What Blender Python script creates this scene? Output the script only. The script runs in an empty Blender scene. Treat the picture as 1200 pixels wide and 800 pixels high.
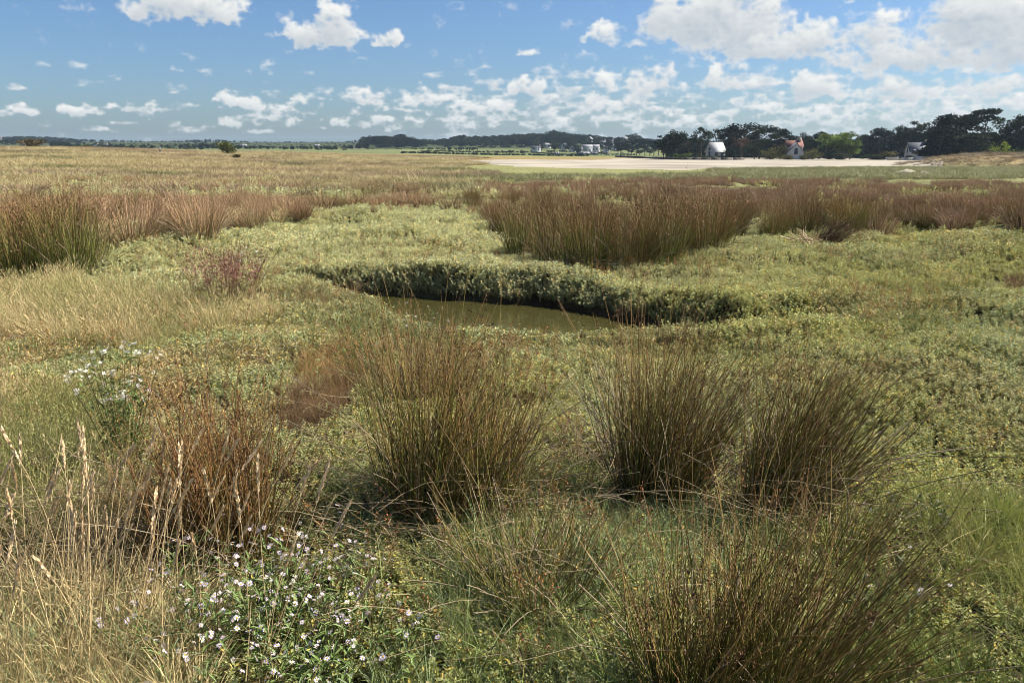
import bpy, math, random
import numpy as np
from mathutils import Vector, Matrix, Euler

R = math.radians
sc = bpy.context.scene
rng = np.random.default_rng(7)
random.seed(7)

# ------------------------------------------------------------------ camera
CAM_H, F, PITCH = 1.9, 933.33, math.atan(228 / 933.33)     # pixels of the 1200x800 photograph
cam_d = bpy.data.cameras.new('camera')
cam_d.lens, cam_d.sensor_width, cam_d.clip_start, cam_d.clip_end = 28, 36, 0.05, 20000
cam = bpy.data.objects.new('camera', cam_d)
sc.collection.objects.link(cam)
cam.location = (0, 0, CAM_H)
cam.rotation_euler = (math.pi / 2 - PITCH, 0, 0)
sc.camera = cam

# ------------------------------------------------------------------ light
SUN_AZ, SUN_EL = 76, 46            # degrees right of the view direction, above the horizon
sun_d = bpy.data.lights.new('sun', 'SUN')
sun_d.energy, sun_d.angle, sun_d.color = 5.0, R(0.5), (1.0, 0.94, 0.85)
sun = bpy.data.objects.new('sun', sun_d)
sc.collection.objects.link(sun)
sv = Vector((math.sin(R(SUN_AZ)) * math.cos(R(SUN_EL)), math.cos(R(SUN_AZ)) * math.cos(R(SUN_EL)), math.sin(R(SUN_EL))))
sun.rotation_euler = sv.to_track_quat('Z', 'Y').to_euler()
sc.cycles.filter_width = 1.0
sc.view_settings.view_transform, sc.view_settings.look = 'Standard', 'None'
sc.view_settings.exposure, sc.view_settings.gamma = 1.15, 1.0


def L(r, g, b):
    """sRGB 0-255 to linear"""
    f = lambda c: (c / 255) / 12.92 if c <= 10 else ((c / 255 + .055) / 1.055) ** 2.4
    return np.array((f(r), f(g), f(b)))


# ------------------------------------------------------------------ numpy noise
def _hash(ix, iy, seed):
    h = (ix.astype(np.int64) * 374761393 + iy.astype(np.int64) * 668265263 + seed * 1274126177) & 0xFFFFFFFF
    h = ((h ^ (h >> 13)) * 1274126177) & 0xFFFFFFFF
    return ((h ^ (h >> 16)) & 0xFFFF) / 65535.0


def vnoise(x, y, seed=0):
    x, y = np.asarray(x, float), np.asarray(y, float)
    ix, iy = np.floor(x), np.floor(y)
    fx, fy = x - ix, y - iy
    fx, fy = fx * fx * fx * (fx * (fx * 6 - 15) + 10), fy * fy * fy * (fy * (fy * 6 - 15) + 10)
    a, b = _hash(ix, iy, seed), _hash(ix + 1, iy, seed)
    c, d = _hash(ix, iy + 1, seed), _hash(ix + 1, iy + 1, seed)
    return (a + (b - a) * fx) * (1 - fy) + (c + (d - c) * fx) * fy


def fbm(x, y, seed=0, octaves=4, gain=.5):
    s, a, t = 0, 1, 0
    for o in range(octaves):
        s = s + a * vnoise(x * 2 ** o + 17.3 * o, y * 2 ** o - 9.1 * o, seed + o)
        t += a
        a *= gain
    return s / t


def sstep(a, b, x):
    t = np.clip((x - a) / (b - a), 0, 1)
    return t * t * (3 - 2 * t)


# ------------------------------------------------------------------ sky: Nishita plus a band of cumulus round the horizon
def cloud_image(w=5120, h=448, elmax=28.0):
    az = (np.arange(w) + .5) / w * 360 - 180
    el = (np.arange(h) + .5) / h * elmax
    AZ, EL = np.meshgrid(az, el)
    # hand placed cumulus of the view: (pixel x, y of the flat base's middle, half width, height)
    hand = [(215, 27, 72, 40, 1.), (250, 31, 38, 34, .9), (180, 22, 30, 24, .8), (375, 53, 62, 26, .9), (395, 50, 36, 40, 1.),
            (458, 54, 20, 20, .8), (33, 135, 17, 11, .8), (92, 137, 26, 14, .8), (125, 127, 12, 7, .6), (185, 135, 42, 14, .55),
            (277, 126, 26, 18, .8), (320, 138, 52, 18, .6), (356, 121, 14, 11, .8), (270, 150, 30, 12, .55), (350, 150, 40, 10, .4), (120, 154, 26, 6, .4),
            (430, 125, 40, 22, .8), (500, 128, 60, 24, .7), (570, 135, 60, 24, .6), (440, 150, 50, 20, .5), (540, 152, 70, 16, .5),
            (628, 112, 32, 22, .9), (620, 67, 18, 10, .6), (700, 135, 70, 30, .6), (765, 115, 44, 38, .8), (707, 108, 20, 28, .6),
            (712, 55, 26, 24, .7), (740, 58, 22, 12, .5), (840, 58, 92, 78, 1.1), (800, 48, 60, 56, 1.), (890, 72, 100, 36, .9), (960, 66, 70, 38, .9),
            (1020, 55, 60, 36, .8), (1080, 84, 130, 40, .9), (1150, 60, 80, 76, 1.1), (1200, 80, 80, 70, 1.), (1040, 96, 50, 10, .5),
            (850, 108, 40, 26, .8), (950, 118, 46, 34, .9), (870, 138, 60, 26, .6), (1060, 118, 50, 24, .9), (1030, 132, 50, 16, .6), (960, 146, 80, 22, .6),
            (1150, 112, 60, 20, .7), (1110, 140, 90, 24, .6), (770, 152, 90, 20, .55), (650, 152, 60, 18, .5), (1190, 135, 60, 24, .7), (990, 8, 14, 8, .6), (1085, 30, 30, 14, .5)]
    S = 180 / math.pi / F
    fld = np.full(AZ.shape, -1.0)
    crest = np.zeros(AZ.shape)          # +1 at the crown of a cumulus, -1 at its base
    wx = (fbm(AZ * 1.3, EL * 1.3, 3, 4) - .5) * 1.7
    wy = (fbm(AZ * 1.3, EL * 1.3, 9, 4) - .5) * 1.2

    def add(a0, e0, rx, ry, k):
        lo, hi = np.searchsorted(az, a0 - rx * 1.8 - 1.2), np.searchsorted(az, a0 + rx * 1.8 + 1.2)
        jlo, jhi = max(0, int((e0 - ry - 1.2) / elmax * h)), min(h, int((e0 + ry * 2 + 1.2) / elmax * h) + 1)
        if hi <= lo or jhi <= jlo:
            return
        s_ = (slice(jlo, jhi), slice(lo, hi))
        q = min(1, ry / 1.1)
        dx = (AZ[s_] - a0 + wx[s_] * q) / rx
        dy = EL[s_] - e0 - ry * .28 + wy[s_] * q
        dy = np.where(dy > 0, dy / (ry * .78), dy / (ry * .34))
        f = k * (1 - (dx * dx + dy * dy))
        c_ = np.clip((EL[s_] - e0 - ry * .25) / (ry * .55) + .35 * (AZ[s_] - a0) / rx, -1, 1)
        wgt = 1 / (1 + np.exp(-np.clip((f - fld[s_]) / .08, -30, 30)))
        crest[s_] = crest[s_] * (1 - wgt) + c_ * wgt
        fld[s_] = np.maximum(fld[s_], f)

    for (u, v, rx, ry, k) in hand:
        d = ray(u, v)
        add(math.degrees(math.atan2(d[0], d[1])), math.degrees(math.asin(d[2])), rx * S, ry * S, k)
    rr = np.random.default_rng(5)
    for i in range(420):                      # the rest of the sky goes on the same way
        a0 = rr.uniform(-180, 180)
        e0 = 1 + 26 * rr.random() ** 1.6
        if abs(a0) < 37 and e0 < 10.5:
            continue
        ry = (.35 + .17 * e0) * rr.uniform(.5, 1.2)
        add(a0, e0, ry * rr.uniform(1.2, 2.4), ry, rr.uniform(.5, 1))
    # detail: billowing edges, finer towards the horizon
    f0 = sstep(5.5, 1.5, EL)
    f1 = sstep(4, 9, EL)
    na = fbm(AZ * 1.1, EL * 1.5, 21, 5, .42)
    nb = fbm(AZ * 1.4, EL * 2.7, 22, 5, .42)
    nc = fbm(AZ * .8, EL * 1.0, 23, 6, .43)
    n1 = na * (1 - f0) * (1 - f1) + nb * f0 + nc * f1
    pa = 1 - np.abs(2 * fbm(AZ * 1.7, EL * 2.2, 33, 5, .5) - 1)
    pb = 1 - np.abs(2 * fbm(AZ * 2.8, EL * 4.4, 34, 4, .45) - 1)
    n2 = pa * (1 - f0) + pb * f0
    # broken rows low over the horizon, thicker to the right
    rows = fbm(AZ * .55, EL * 2.1, 51, 5, .5)
    cover = sstep(-13, -4, AZ) * (1 - .35 * sstep(60, 120, AZ)) * .21
    low = (rows - .60 + cover) * 3.0 * sstep(6.5, 3.0, EL) * sstep(-.5, .5, EL)

    def shade(fd, decay, dens, cr):
        """density and the sun light left after the march through it, toward the sun, row by row"""
        D = np.clip(fd + (n1 - .5) * 1.45 + (n2 - .70) * .55 - .15, 0, 1.2)
        tau = np.zeros_like(D)
        dr, dc = elmax / h, 360 / w
        sx = dr * .45 / dc
        i0 = int(sx)
        fr = sx - i0
        run = np.zeros(w)
        for j in range(h - 2, -1, -1):
            up_ = D[j + 1] + run
            run = (np.roll(up_, -i0) * (1 - fr) + np.roll(up_, -i0 - 1) * fr) * decay
            tau[j] = run
        tau *= dr * dens
        thick = sstep(.25, 1.1, D)
        lit = .10 + .65 * np.exp(-tau * 1.0) + .25 * np.exp(-tau * .25)
        lit = lit * (1 - .06 * thick) + (n2 - .7) * .26 + (n1 - .5) * .5 + .36 * cr * thick - .08
        return D, np.clip(lit, 0, 1)
    D1, L1 = shade(fld, .90, 3.0, crest)
    D2, L2 = shade(np.minimum(low, .7) - .10, .84, 7.0, 0)
    A1, A2 = sstep(0.0, .62, D1), sstep(0.0, .75, D2) * .92
    alpha = 1 - (1 - A1) * (1 - A2)
    lit = (L1 * A1 + L2 * A2 * (1 - A1)) / np.maximum(alpha, 1e-4)
    alpha = alpha * (.62 + .38 * sstep(.1, 3.0, EL)) * .98
    img = np.zeros((h, w, 4), np.float32)
    img[..., 0] = np.clip(lit, 0, 1)
    img[..., 1] = alpha
    img[..., 3] = 1
    im = bpy.data.images.new('cloud_band', w, h, alpha=False, float_buffer=True)
    im.colorspace_settings.name = 'Non-Color'
    im.pixels.foreach_set(img.ravel())
    im.update()
    return im, elmax


def ray(u, v):
    cp, sp = math.cos(PITCH), math.sin(PITCH)
    a, b = (u - 600) / F, (400 - v) / F
    d = np.array((a, cp + b * sp, -sp + b * cp))
    return d / np.linalg.norm(d)


world = bpy.data.worlds.new('World')
sc.world = world
world.use_nodes = True
nt = world.node_tree
N, LK = nt.nodes, nt.links
N.clear()


def nd(t, **kw):
    n = N.new(t)
    for k, v in kw.items():
        setattr(n, k, v)
    return n


def mth(op, a, b=None, c=None):
    n = N.new('ShaderNodeMath')
    n.operation = op
    for i, s in enumerate((a, b, c)):
        if s is None:
            continue
        if isinstance(s, (int, float)):
            n.inputs[i].default_value = s
        else:
            LK.new(s, n.inputs[i])
    return n.outputs[0]


SKY = 0.056
sky = nd('ShaderNodeTexSky', sky_type='NISHITA')
sky.sun_disc, sky.sun_elevation, sky.sun_rotation = False, R(SUN_EL), R(SUN_AZ)
sky.altitude, sky.air_density, sky.dust_density, sky.ozone_density = 0, 1.0, 1.0, 2.8
geo = nd('ShaderNodeTexCoord')
sep = nd('ShaderNodeSeparateXYZ')
LK.new(geo.outputs['Generated'], sep.inputs[0])
im, elmax = cloud_image()
az_ = mth('ARCTAN2', sep.outputs[0], sep.outputs[1])
el_ = mth('ARCSINE', sep.outputs[2])
uu = mth('MULTIPLY_ADD', az_, 1 / (2 * math.pi), .5)
vv = mth('MULTIPLY', el_, 1 / R(elmax))
comb = nd('ShaderNodeCombineXYZ')
LK.new(uu, comb.inputs[0])
LK.new(vv, comb.inputs[1])
tex = nd('ShaderNodeTexImage', image=im, interpolation='Cubic', extension='EXTEND')
LK.new(comb.outputs[0], tex.inputs[0])
sepc = nd('ShaderNodeSeparateColor')
LK.new(tex.outputs[0], sepc.inputs[0])
up = mth('LESS_THAN', vv, 1.0)
dn = mth('GREATER_THAN', vv, 0.0)
alpha = mth('MULTIPLY', mth('MULTIPLY', sepc.outputs[1], up), dn)
ramp = nd('ShaderNodeMix', data_type='RGBA')
LK.new(sepc.outputs[0], ramp.inputs[0])
CL_D, CL_L = np.array((3.3, 3.9, 4.5)), np.array((7.6, 7.6, 7.4))
ramp.inputs[6].default_value = (*CL_D, 1)
ramp.inputs[7].default_value = (*CL_L, 1)
mix = nd('ShaderNodeMix', data_type='RGBA')
LK.new(alpha, mix.inputs[0])
grade = nd('ShaderNodeMix', data_type='RGBA', blend_type='MULTIPLY')
grade.inputs[0].default_value = 1
grade.inputs[7].default_value = (.62, .79, 1.0, 1)
LK.new(sky.outputs[0], grade.inputs[6])
LK.new(grade.outputs[2], mix.inputs[6])
LK.new(ramp.outputs[2], mix.inputs[7])
bg = nd('ShaderNodeBackground')
bg.inputs[1].default_value = SKY
LK.new(mix.outputs[2], bg.inputs[0])
wo = nd('ShaderNodeOutputWorld')
LK.new(bg.outputs[0], wo.inputs[0])
world.cycles.sampling_method = 'MANUAL'
world.cycles.sample_map_resolution = 512

# ------------------------------------------------------------------ terrain
ROWS = np.array([0, 20, 45, 70, 100, 150, 200, 230, 260, 320, 400, 500, 580, 640, 700, 800, 1000, 1300, 2000, 3000, 3500], float)
GEN = [0, 0, -.35, -.6, -.9, -1.25, -1.5, -1.65, -1.8, -2.1, -2.6, -3.2, -3.7, -1, 2, 5, 6, 8, 12, 12, 0]
LEFT = [0, 0, -.1, 0, .2, .7, 1.2, 1.5, 1.6, .6, 0, 0, 0, 0, 1, 2, 5, 8, 12, 12, 0]
COLS = [(-180, GEN), (-50, GEN), (-36, LEFT), (-30, LEFT),
        (-18, [0, 0, -.3, -.4, -.4, -.35, -.2, -.1, 0, -.1, 0, 0, 0, 0, 1, 2, 5, 8, 12, 12, 0]),
        (-8, [0, 0, -.35, -.6, -.8, -1, -1.1, -1.15, -1.2, -1.25, -1.2, -1, -.5, .3, 1, 2.5, 5, 8, 12, 12, 0]),
        (0, [0, 0, -.35, -.6, -.9, -1.2, -1.45, -1.55, -1.7, -1.9, -2.2, -2.2, -1.5, -.5, 1, 4, 6, 8, 12, 12, 0]),
        (4, GEN), (180, GEN)]
CAZ = np.array([c[0] for c in COLS], float)
CZ = np.array([c[1] for c in COLS], float)
# outline of the tidal pool and the dry gully that runs on from it, world metres
POOL = np.array([(-4.2, 13.1), (-3.2, 12.55), (-2.3, 12.15), (-1.3, 11.6), (-.4, 11.35), (.5, 11.2), (1.0, 10.95), (1.45, 10.3), (1.9, 9.6), (2.6, 9.05), (3.3, 8.8), (3.9, 8.95),
                 (3.7, 8.45), (2.9, 8.2), (2.0, 8.2), (1.0, 8.45), (.1, 8.6), (-.8, 9.0), (-1.6, 9.9), (-2.4, 10.9), (-3.2, 11.7), (-4.3, 12.4)])
WATER_Z = -.27


def poly_sd(poly, x, y):
    """signed distance to a polygon, positive inside"""
    x, y = np.asarray(x, float), np.asarray(y, float)
    d = np.full(x.shape, 1e9)
    ins = np.zeros(x.shape, bool)
    n = len(poly)
    for i in range(n):
        ax, ay = poly[i]
        bx, by = poly[(i + 1) % n]
        ex, ey = bx - ax, by - ay
        t = np.clip(((x - ax) * ex + (y - ay) * ey) / (ex * ex + ey * ey), 0, 1)
        d = np.minimum(d, np.hypot(x - ax - t * ex, y - ay - t * ey))
        c = ((ay > y) != (by > y)) & (x < (bx - ax) * (y - ay) / ((by - ay) if by != ay else 1e-9) + ax)
        ins ^= c
    return np.where(ins, d, -d)


def hgt(x, y):
    x, y = np.asarray(x, float), np.asarray(y, float)
    r = np.hypot(x, y)
    az = np.degrees(np.arctan2(x, y))
    k = np.clip(np.searchsorted(CAZ, az) - 1, 0, len(CAZ) - 2)
    t = (az - CAZ[k]) / (CAZ[k + 1] - CAZ[k])
    t = t * t * (3 - 2 * t)
    j = np.clip(np.searchsorted(ROWS, r) - 1, 0, len(ROWS) - 2)
    s = np.clip((r - ROWS[j]) / (ROWS[j + 1] - ROWS[j]), 0, 1)
    s = s * s * (3 - 2 * s) * .5 + s * .5
    z = (CZ[k, j] * (1 - s) + CZ[k, j + 1] * s) * (1 - t) + (CZ[k + 1, j] * (1 - s) + CZ[k + 1, j + 1] * s) * t
    # marsh hummocks
    m = sstep(90, 40, r) * sstep(2, 5, r)
    z = z + m * ((fbm(x * .45, y * .45, 2, 3) - .5) * .44 + (fbm(x * 1.6, y * 1.6, 5, 3) - .5) * .13) * (1 + sstep(9, 16, r) * .5)
    # the dunes
    md = sstep(60, 140, r) * sstep(400, 260, r) * sstep(-10, -16, az)
    z = z + md * (fbm(x * .05, y * .05, 8, 4) - .5) * .8
    # dune hillock on the right shore
    hx, hy = (x - 92) / 30, (y - 133) / 15
    q = np.hypot(hx, hy)
    z = z + sstep(1.05, .55, q) * (1.75 + (fbm(x * .12, y * .12, 12, 3) - .5) * 1.5)
    # pool and gully
    near = (r < 20)
    if near.any():
        sd = np.full(r.shape, -9.0)
        sd[near] = poly_sd(POOL, x[near], y[near]) + (fbm(x[near] * 1.5, y[near] * 1.5, 31, 4) - .5) * .62
        deep = (.50 - .20 * sstep(1.5, 2.9, x)) * (.72 + .55 * fbm(x * .8, y * .8, 39, 2))
        mid = np.where(x < 0, 9.3 - 1.0 * x, 9.3 - .25 * x)
        farside = sstep(-.75, -.1, sd) * sstep(.0, 2.0, y - mid) * (fbm(x * .9, y * .9, 37, 2) - .3) * .22
        shore = sstep(-1.9, -.3, sd) * (1 - sstep(-.6, .9, y - mid)) * sstep(2.6, 1.2, x) * .13
        z = z + farside - shore - deep * sstep(-.22, .34, sd)
    return z


def project(x, y, z):
    cp, sp = math.cos(PITCH), math.sin(PITCH)
    dz = z - CAM_H
    fwd = y * cp - dz * sp
    upv = y * sp + dz * cp
    fwd = np.where(fwd < .05, .05, fwd)
    return 600 + F * x / fwd, 400 - F * upv / fwd


def at(u, v):
    """the point of the ground seen at a pixel of the photograph"""
    d = ray(u, v)
    t0, t = 1.0, 1.0
    while t < 6000:
        p = d * t
        if CAM_H + p[2] < float(hgt(np.array([p[0]]), np.array([p[1]]))[0]):
            for _ in range(14):
                m = (t0 + t) / 2
                p = d * m
                if CAM_H + p[2] < float(hgt(np.array([p[0]]), np.array([p[1]]))[0]):
                    t = m
                else:
                    t0 = m
            break
        t0 = t
        t *= 1.05
    p = d * t
    return np.array((p[0], p[1], float(hgt(np.array([p[0]]), np.array([p[1]]))[0])))


def at_many(u, v):
    """the same for many near pixels at once"""
    u, v = np.asarray(u, float), np.asarray(v, float)
    cp, sp = math.cos(PITCH), math.sin(PITCH)
    b = (400 - v) / F
    d = np.stack(((u - 600) / F, cp + b * sp, -sp + b * cp), 1)
    z = np.zeros(len(u))
    for _ in range(9):
        t = (z - CAM_H) / d[:, 2]
        z = hgt(d[:, 0] * t, d[:, 1] * t)
    return np.stack((d[:, 0] * t, d[:, 1] * t, z), 1)


def z_at(v, y):
    """height of a point at forward distance y that shows at pixel row v"""
    q = (400 - np.asarray(v, float)) / F
    cp, sp = math.cos(PITCH), math.sin(PITCH)
    return CAM_H + y * (q * cp - sp) / (cp + q * sp)


def at_r(u, r):
    """ground point in the direction of pixel column u at forward distance r"""
    x = (u - 600) / F * (r * math.cos(PITCH) + 3.2 * math.sin(PITCH))
    return np.array((x, r, float(hgt(np.array([x]), np.array([float(r)]))[0])))


def inpoly(poly, u, v):
    return poly_sd(np.array(poly, float), u, v) > 0


# ------------------------------------------------------------------ materials
def material(name, rough=.7, spec=.25):
    m = bpy.data.materials.new(name)
    m.use_nodes = True
    b = m.node_tree.nodes['Principled BSDF']
    b.inputs['Roughness'].default_value = rough
    b.inputs['Specular IOR Level'].default_value = spec
    return m, m.node_tree, b


def link(ntree, a, b):
    ntree.links.new(a, b)


def plant_mat(name, tint_from='none', translucent=.25, rough=.55, spec=.3, gain=(1, 1, 1)):
    """colour from the mesh's own 'col', times an instance's 'tint' or an object's colour"""
    m, t, b = material(name, rough, spec)
    at_ = t.nodes.new('ShaderNodeAttribute')
    at_.attribute_name = 'col'
    colour = at_.outputs['Color']
    if tint_from != 'none':
        mx = t.nodes.new('ShaderNodeMix')
        mx.data_type, mx.blend_type = 'RGBA', 'MULTIPLY'
        mx.inputs[0].default_value = 1
        link(t, colour, mx.inputs[6])
        if tint_from == 'instance':
            a2 = t.nodes.new('ShaderNodeAttribute')
            a2.attribute_type, a2.attribute_name = 'INSTANCER', 'tint'
            link(t, a2.outputs['Color'], mx.inputs[7])
        else:
            a2 = t.nodes.new('ShaderNodeObjectInfo')
            link(t, a2.outputs['Color'], mx.inputs[7])
        colour = mx.outputs[2]
    link(t, colour, b.inputs['Base Color'])
    if translucent:
        tr = t.nodes.new('ShaderNodeBsdfTranslucent')
        link(t, colour, tr.inputs[0])
        ms = t.nodes.new('ShaderNodeMixShader')
        ms.inputs[0].default_value = translucent
        link(t, b.outputs[0], ms.inputs[1])
        link(t, tr.outputs[0], ms.inputs[2])
        link(t, ms.outputs[0], t.nodes['Material Output'].inputs[0])
    return m


def noise_mat(name, c1, c2, scale=8, rough=.85, spec=.15, detail=6, bump=.0, use_col=False):
    m, t, b = material(name, rough, spec)
    tc = t.nodes.new('ShaderNodeTexCoord')
    no = t.nodes.new('ShaderNodeTexNoise')
    no.inputs['Scale'].default_value, no.inputs['Detail'].default_value = scale, detail
    link(t, tc.outputs['Object'], no.inputs['Vector'])
    cr = t.nodes.new('ShaderNodeValToRGB')
    cr.color_ramp.elements[0].position, cr.color_ramp.elements[1].position = .35, .68
    cr.color_ramp.elements[0].color, cr.color_ramp.elements[1].color = (*c1, 1), (*c2, 1)
    link(t, no.outputs[0], cr.inputs[0])
    out = cr.outputs[0]
    if use_col:
        a2 = t.nodes.new('ShaderNodeAttribute')
        a2.attribute_name = 'col'
        mx = t.nodes.new('ShaderNodeMix')
        mx.data_type, mx.blend_type = 'RGBA', 'MULTIPLY'
        mx.inputs[0].default_value = 1
        link(t, out, mx.inputs[6])
        link(t, a2.outputs['Color'], mx.inputs[7])
        out = mx.outputs[2]
    link(t, out, b.inputs['Base Color'])
    if bump:
        bp = t.nodes.new('ShaderNodeBump')
        bp.inputs['Strength'].default_value = bump
        bp.inputs['Distance'].default_value = .05
        link(t, no.outputs[0], bp.inputs['Height'])
        link(t, bp.outputs[0], b.inputs['Normal'])
    return m


M_GROUND = noise_mat('marsh_soil_and_turf', (.55, .55, .55), (1.35, 1.3, 1.25), 2.2, .95, .05, 9, .3, True)
M_SAND = noise_mat('sand', (.22, .19, .145), (.40, .355, .27), .055, .85, .2, 12, .1)
M_LEAF = plant_mat('purslane_leaf', 'instance', .28, .6, .18)
M_GRASS = plant_mat('grass_blade', 'instance', .25, .55, .25)
M_RUSH = plant_mat('rush_stem', 'object', .06, .6, .14)
M_RUSHI = plant_mat('rush_stem_massed', 'instance', .12, .6, .2)
M_PLANT = plant_mat('herb_leaf', 'object', .2, .5, .3)
M_CROWN = plant_mat('tree_foliage', 'object', .1, .85, .06)
M_CROWNI = plant_mat('tree_foliage_massed', 'instance', .1, .85, .06)
M_BARK = noise_mat('bark', (.05, .038, .03), (.12, .09, .07), 3, .95, .05)


# ------------------------------------------------------------------ mesh making
class MB:
    def __init__(self):
        self.v, self.c, self.q, self.t, self.n = [], [], [], [], 0

    def add(self, v, c, quads=None, tris=None):
        v = np.asarray(v, float).reshape(-1, 3)
        c = np.broadcast_to(np.asarray(c, float), v.shape)
        self.v.append(v)
        self.c.append(c)
        if quads is not None and len(quads):
            self.q.append(np.asarray(quads).reshape(-1, 4) + self.n)
        if tris is not None and len(tris):
            self.t.append(np.asarray(tris).reshape(-1, 3) + self.n)
        self.n += len(v)

    def mesh(self, name, mat, smooth=False):
        me = bpy.data.meshes.new(name)
        v = np.concatenate(self.v)
        c = np.concatenate(self.c)
        q = np.concatenate(self.q) if self.q else np.zeros((0, 4), int)
        t = np.concatenate(self.t) if self.t else np.zeros((0, 3), int)
        me.vertices.add(len(v))
        me.vertices.foreach_set('co', v.astype(np.float32).ravel())
        me.loops.add(q.size + t.size)
        me.loops.foreach_set('vertex_index', np.concatenate((q.ravel(), t.ravel())).astype(np.int32))
        me.polygons.add(len(q) + len(t))
        st = np.concatenate((np.arange(len(q)) * 4, q.size + np.arange(len(t)) * 3)).astype(np.int32)
        me.polygons.foreach_set('loop_start', st)
        a = me.attributes.new('col', 'FLOAT_COLOR', 'POINT')
        a.data.foreach_set('color', np.concatenate((c, np.ones((len(c), 1))), 1).astype(np.float32).ravel())
        if smooth:
            me.polygons.foreach_set('use_smooth', np.ones(len(q) + len(t), bool))
        me.update(calc_edges=True)
        me.materials.append(mat)
        return me


def unit(a):
    return a / np.maximum(np.linalg.norm(a, axis=-1, keepdims=True), 1e-9)


def perp(d, r):
    """two unit vectors at right angles to each d, turned at random"""
    a = unit(np.cross(d, unit(r.normal(size=d.shape))))
    return a, unit(np.cross(d, a))


def strips(mb, paths, w, col, r, sides=0):
    """blades or thin tubes along paths (n, s, 3); w (n, s); col (n, s, 3)"""
    n, s, _ = paths.shape
    d = unit(paths[:, -1] - paths[:, 0])
    a, b = perp(d, r)
    if sides == 0:
        v = np.stack((paths - a[:, None] * w[..., None], paths + a[:, None] * w[..., None]), 2)
        k = 2
    else:
        th = np.arange(sides) * 2 * math.pi / sides
        k = sides
        off = np.cos(th)[None, :, None] * a[:, None] + np.sin(th)[None, :, None] * b[:, None]
        v = paths[:, :, None] + off[:, None] * w[:, :, None, None]
    c = np.repeat(col[:, :, None], k, 2)
    idx = np.arange(n * s * k).reshape(n, s, k)
    if sides == 0:
        q = np.stack((idx[:, :-1, 0], idx[:, :-1, 1], idx[:, 1:, 1], idx[:, 1:, 0]), -1)
    else:
        nx = np.roll(idx, -1, 2)
        q = np.stack((idx[:, :-1], nx[:, :-1], nx[:, 1:], idx[:, 1:]), -1)
    mb.add(v.reshape(-1, 3), c.reshape(-1, 3), q.reshape(-1, 4))


def diamonds(mb, p, d, ln, w, col, r):
    """small pointed scales at p along d"""
    a, _ = perp(d, r)
    ln, w = np.asarray(ln)[:, None], np.asarray(w)[:, None]
    v = np.stack((p, p + d * ln * .45 + a * w, p + d * ln, p + d * ln * .45 - a * w), 1)
    c = np.repeat(np.broadcast_to(col, p.shape)[:, None], 4, 1)
    mb.add(v.reshape(-1, 3), c.reshape(-1, 3), np.arange(len(p) * 4).reshape(-1, 4))


def leaves(mb, p, d, nrm, ln, w, col):
    """lance or oval leaves folded along the midrib"""
    s = unit(np.cross(d, nrm))
    nrm = unit(np.cross(s, d))
    ln, w = np.asarray(ln)[:, None], np.asarray(w)[:, None]
    f = nrm * w * .35
    v = np.stack((p, p + d * ln * .35 + s * w + f, p + d * ln * .75 + s * w * .75 + f, p + d * ln - nrm * ln * .08,
                  p + d * ln * .75 - s * w * .75 + f, p + d * ln * .35 - s * w + f), 1)
    i = np.arange(len(p))[:, None] * 6
    q = np.concatenate((i + np.array([[0, 1, 2, 3]]), i + np.array([[0, 3, 4, 5]])))
    mb.add(v.reshape(-1, 3), np.repeat(np.broadcast_to(col, p.shape)[:, None], 6, 1).reshape(-1, 3), q)


def put(name, me, parent=None, loc=None):
    o = bpy.data.objects.new(name, me)
    sc.collection.objects.link(o)
    if parent is not None:
        o.parent = parent
    if loc is not None:
        o.location = loc
    return o


def tag(o, label=None, cat=None, group=None, kind=None):
    for k, v in (('label', label), ('category', cat), ('group', group), ('kind', kind)):
        if v:
            o[k] = v
    return o


def thing(name, loc, label, cat, group=None, rz=0):
    o = bpy.data.objects.new(name, None)
    sc.collection.objects.link(o)
    o.empty_display_size = .1
    o.location = loc
    o.rotation_euler = (0, 0, rz)
    return tag(o, label, cat, group)


def copy_thing(o, loc, rz, scale, label=None, group=None, color=None):
    c = o.copy()
    sc.collection.objects.link(c)
    c.location, c.rotation_euler, c.scale = loc, (0, 0, rz), scale
    if label:
        c['label'] = label
    if group:
        c['group'] = group
    for ch in list(o.children):
        k = ch.copy()
        sc.collection.objects.link(k)
        k.parent = c
        if color is not None:
            k.color = color
        for g in list(ch.children):
            h_ = g.copy()
            sc.collection.objects.link(h_)
            h_.parent = k
            if color is not None:
                h_.color = color
    return c


def paint(o, color):
    o.color = (*color, 1)
    for ch in o.children:
        ch.color = (*color, 1)
        for g in ch.children:
            g.color = (*color, 1)


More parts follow.
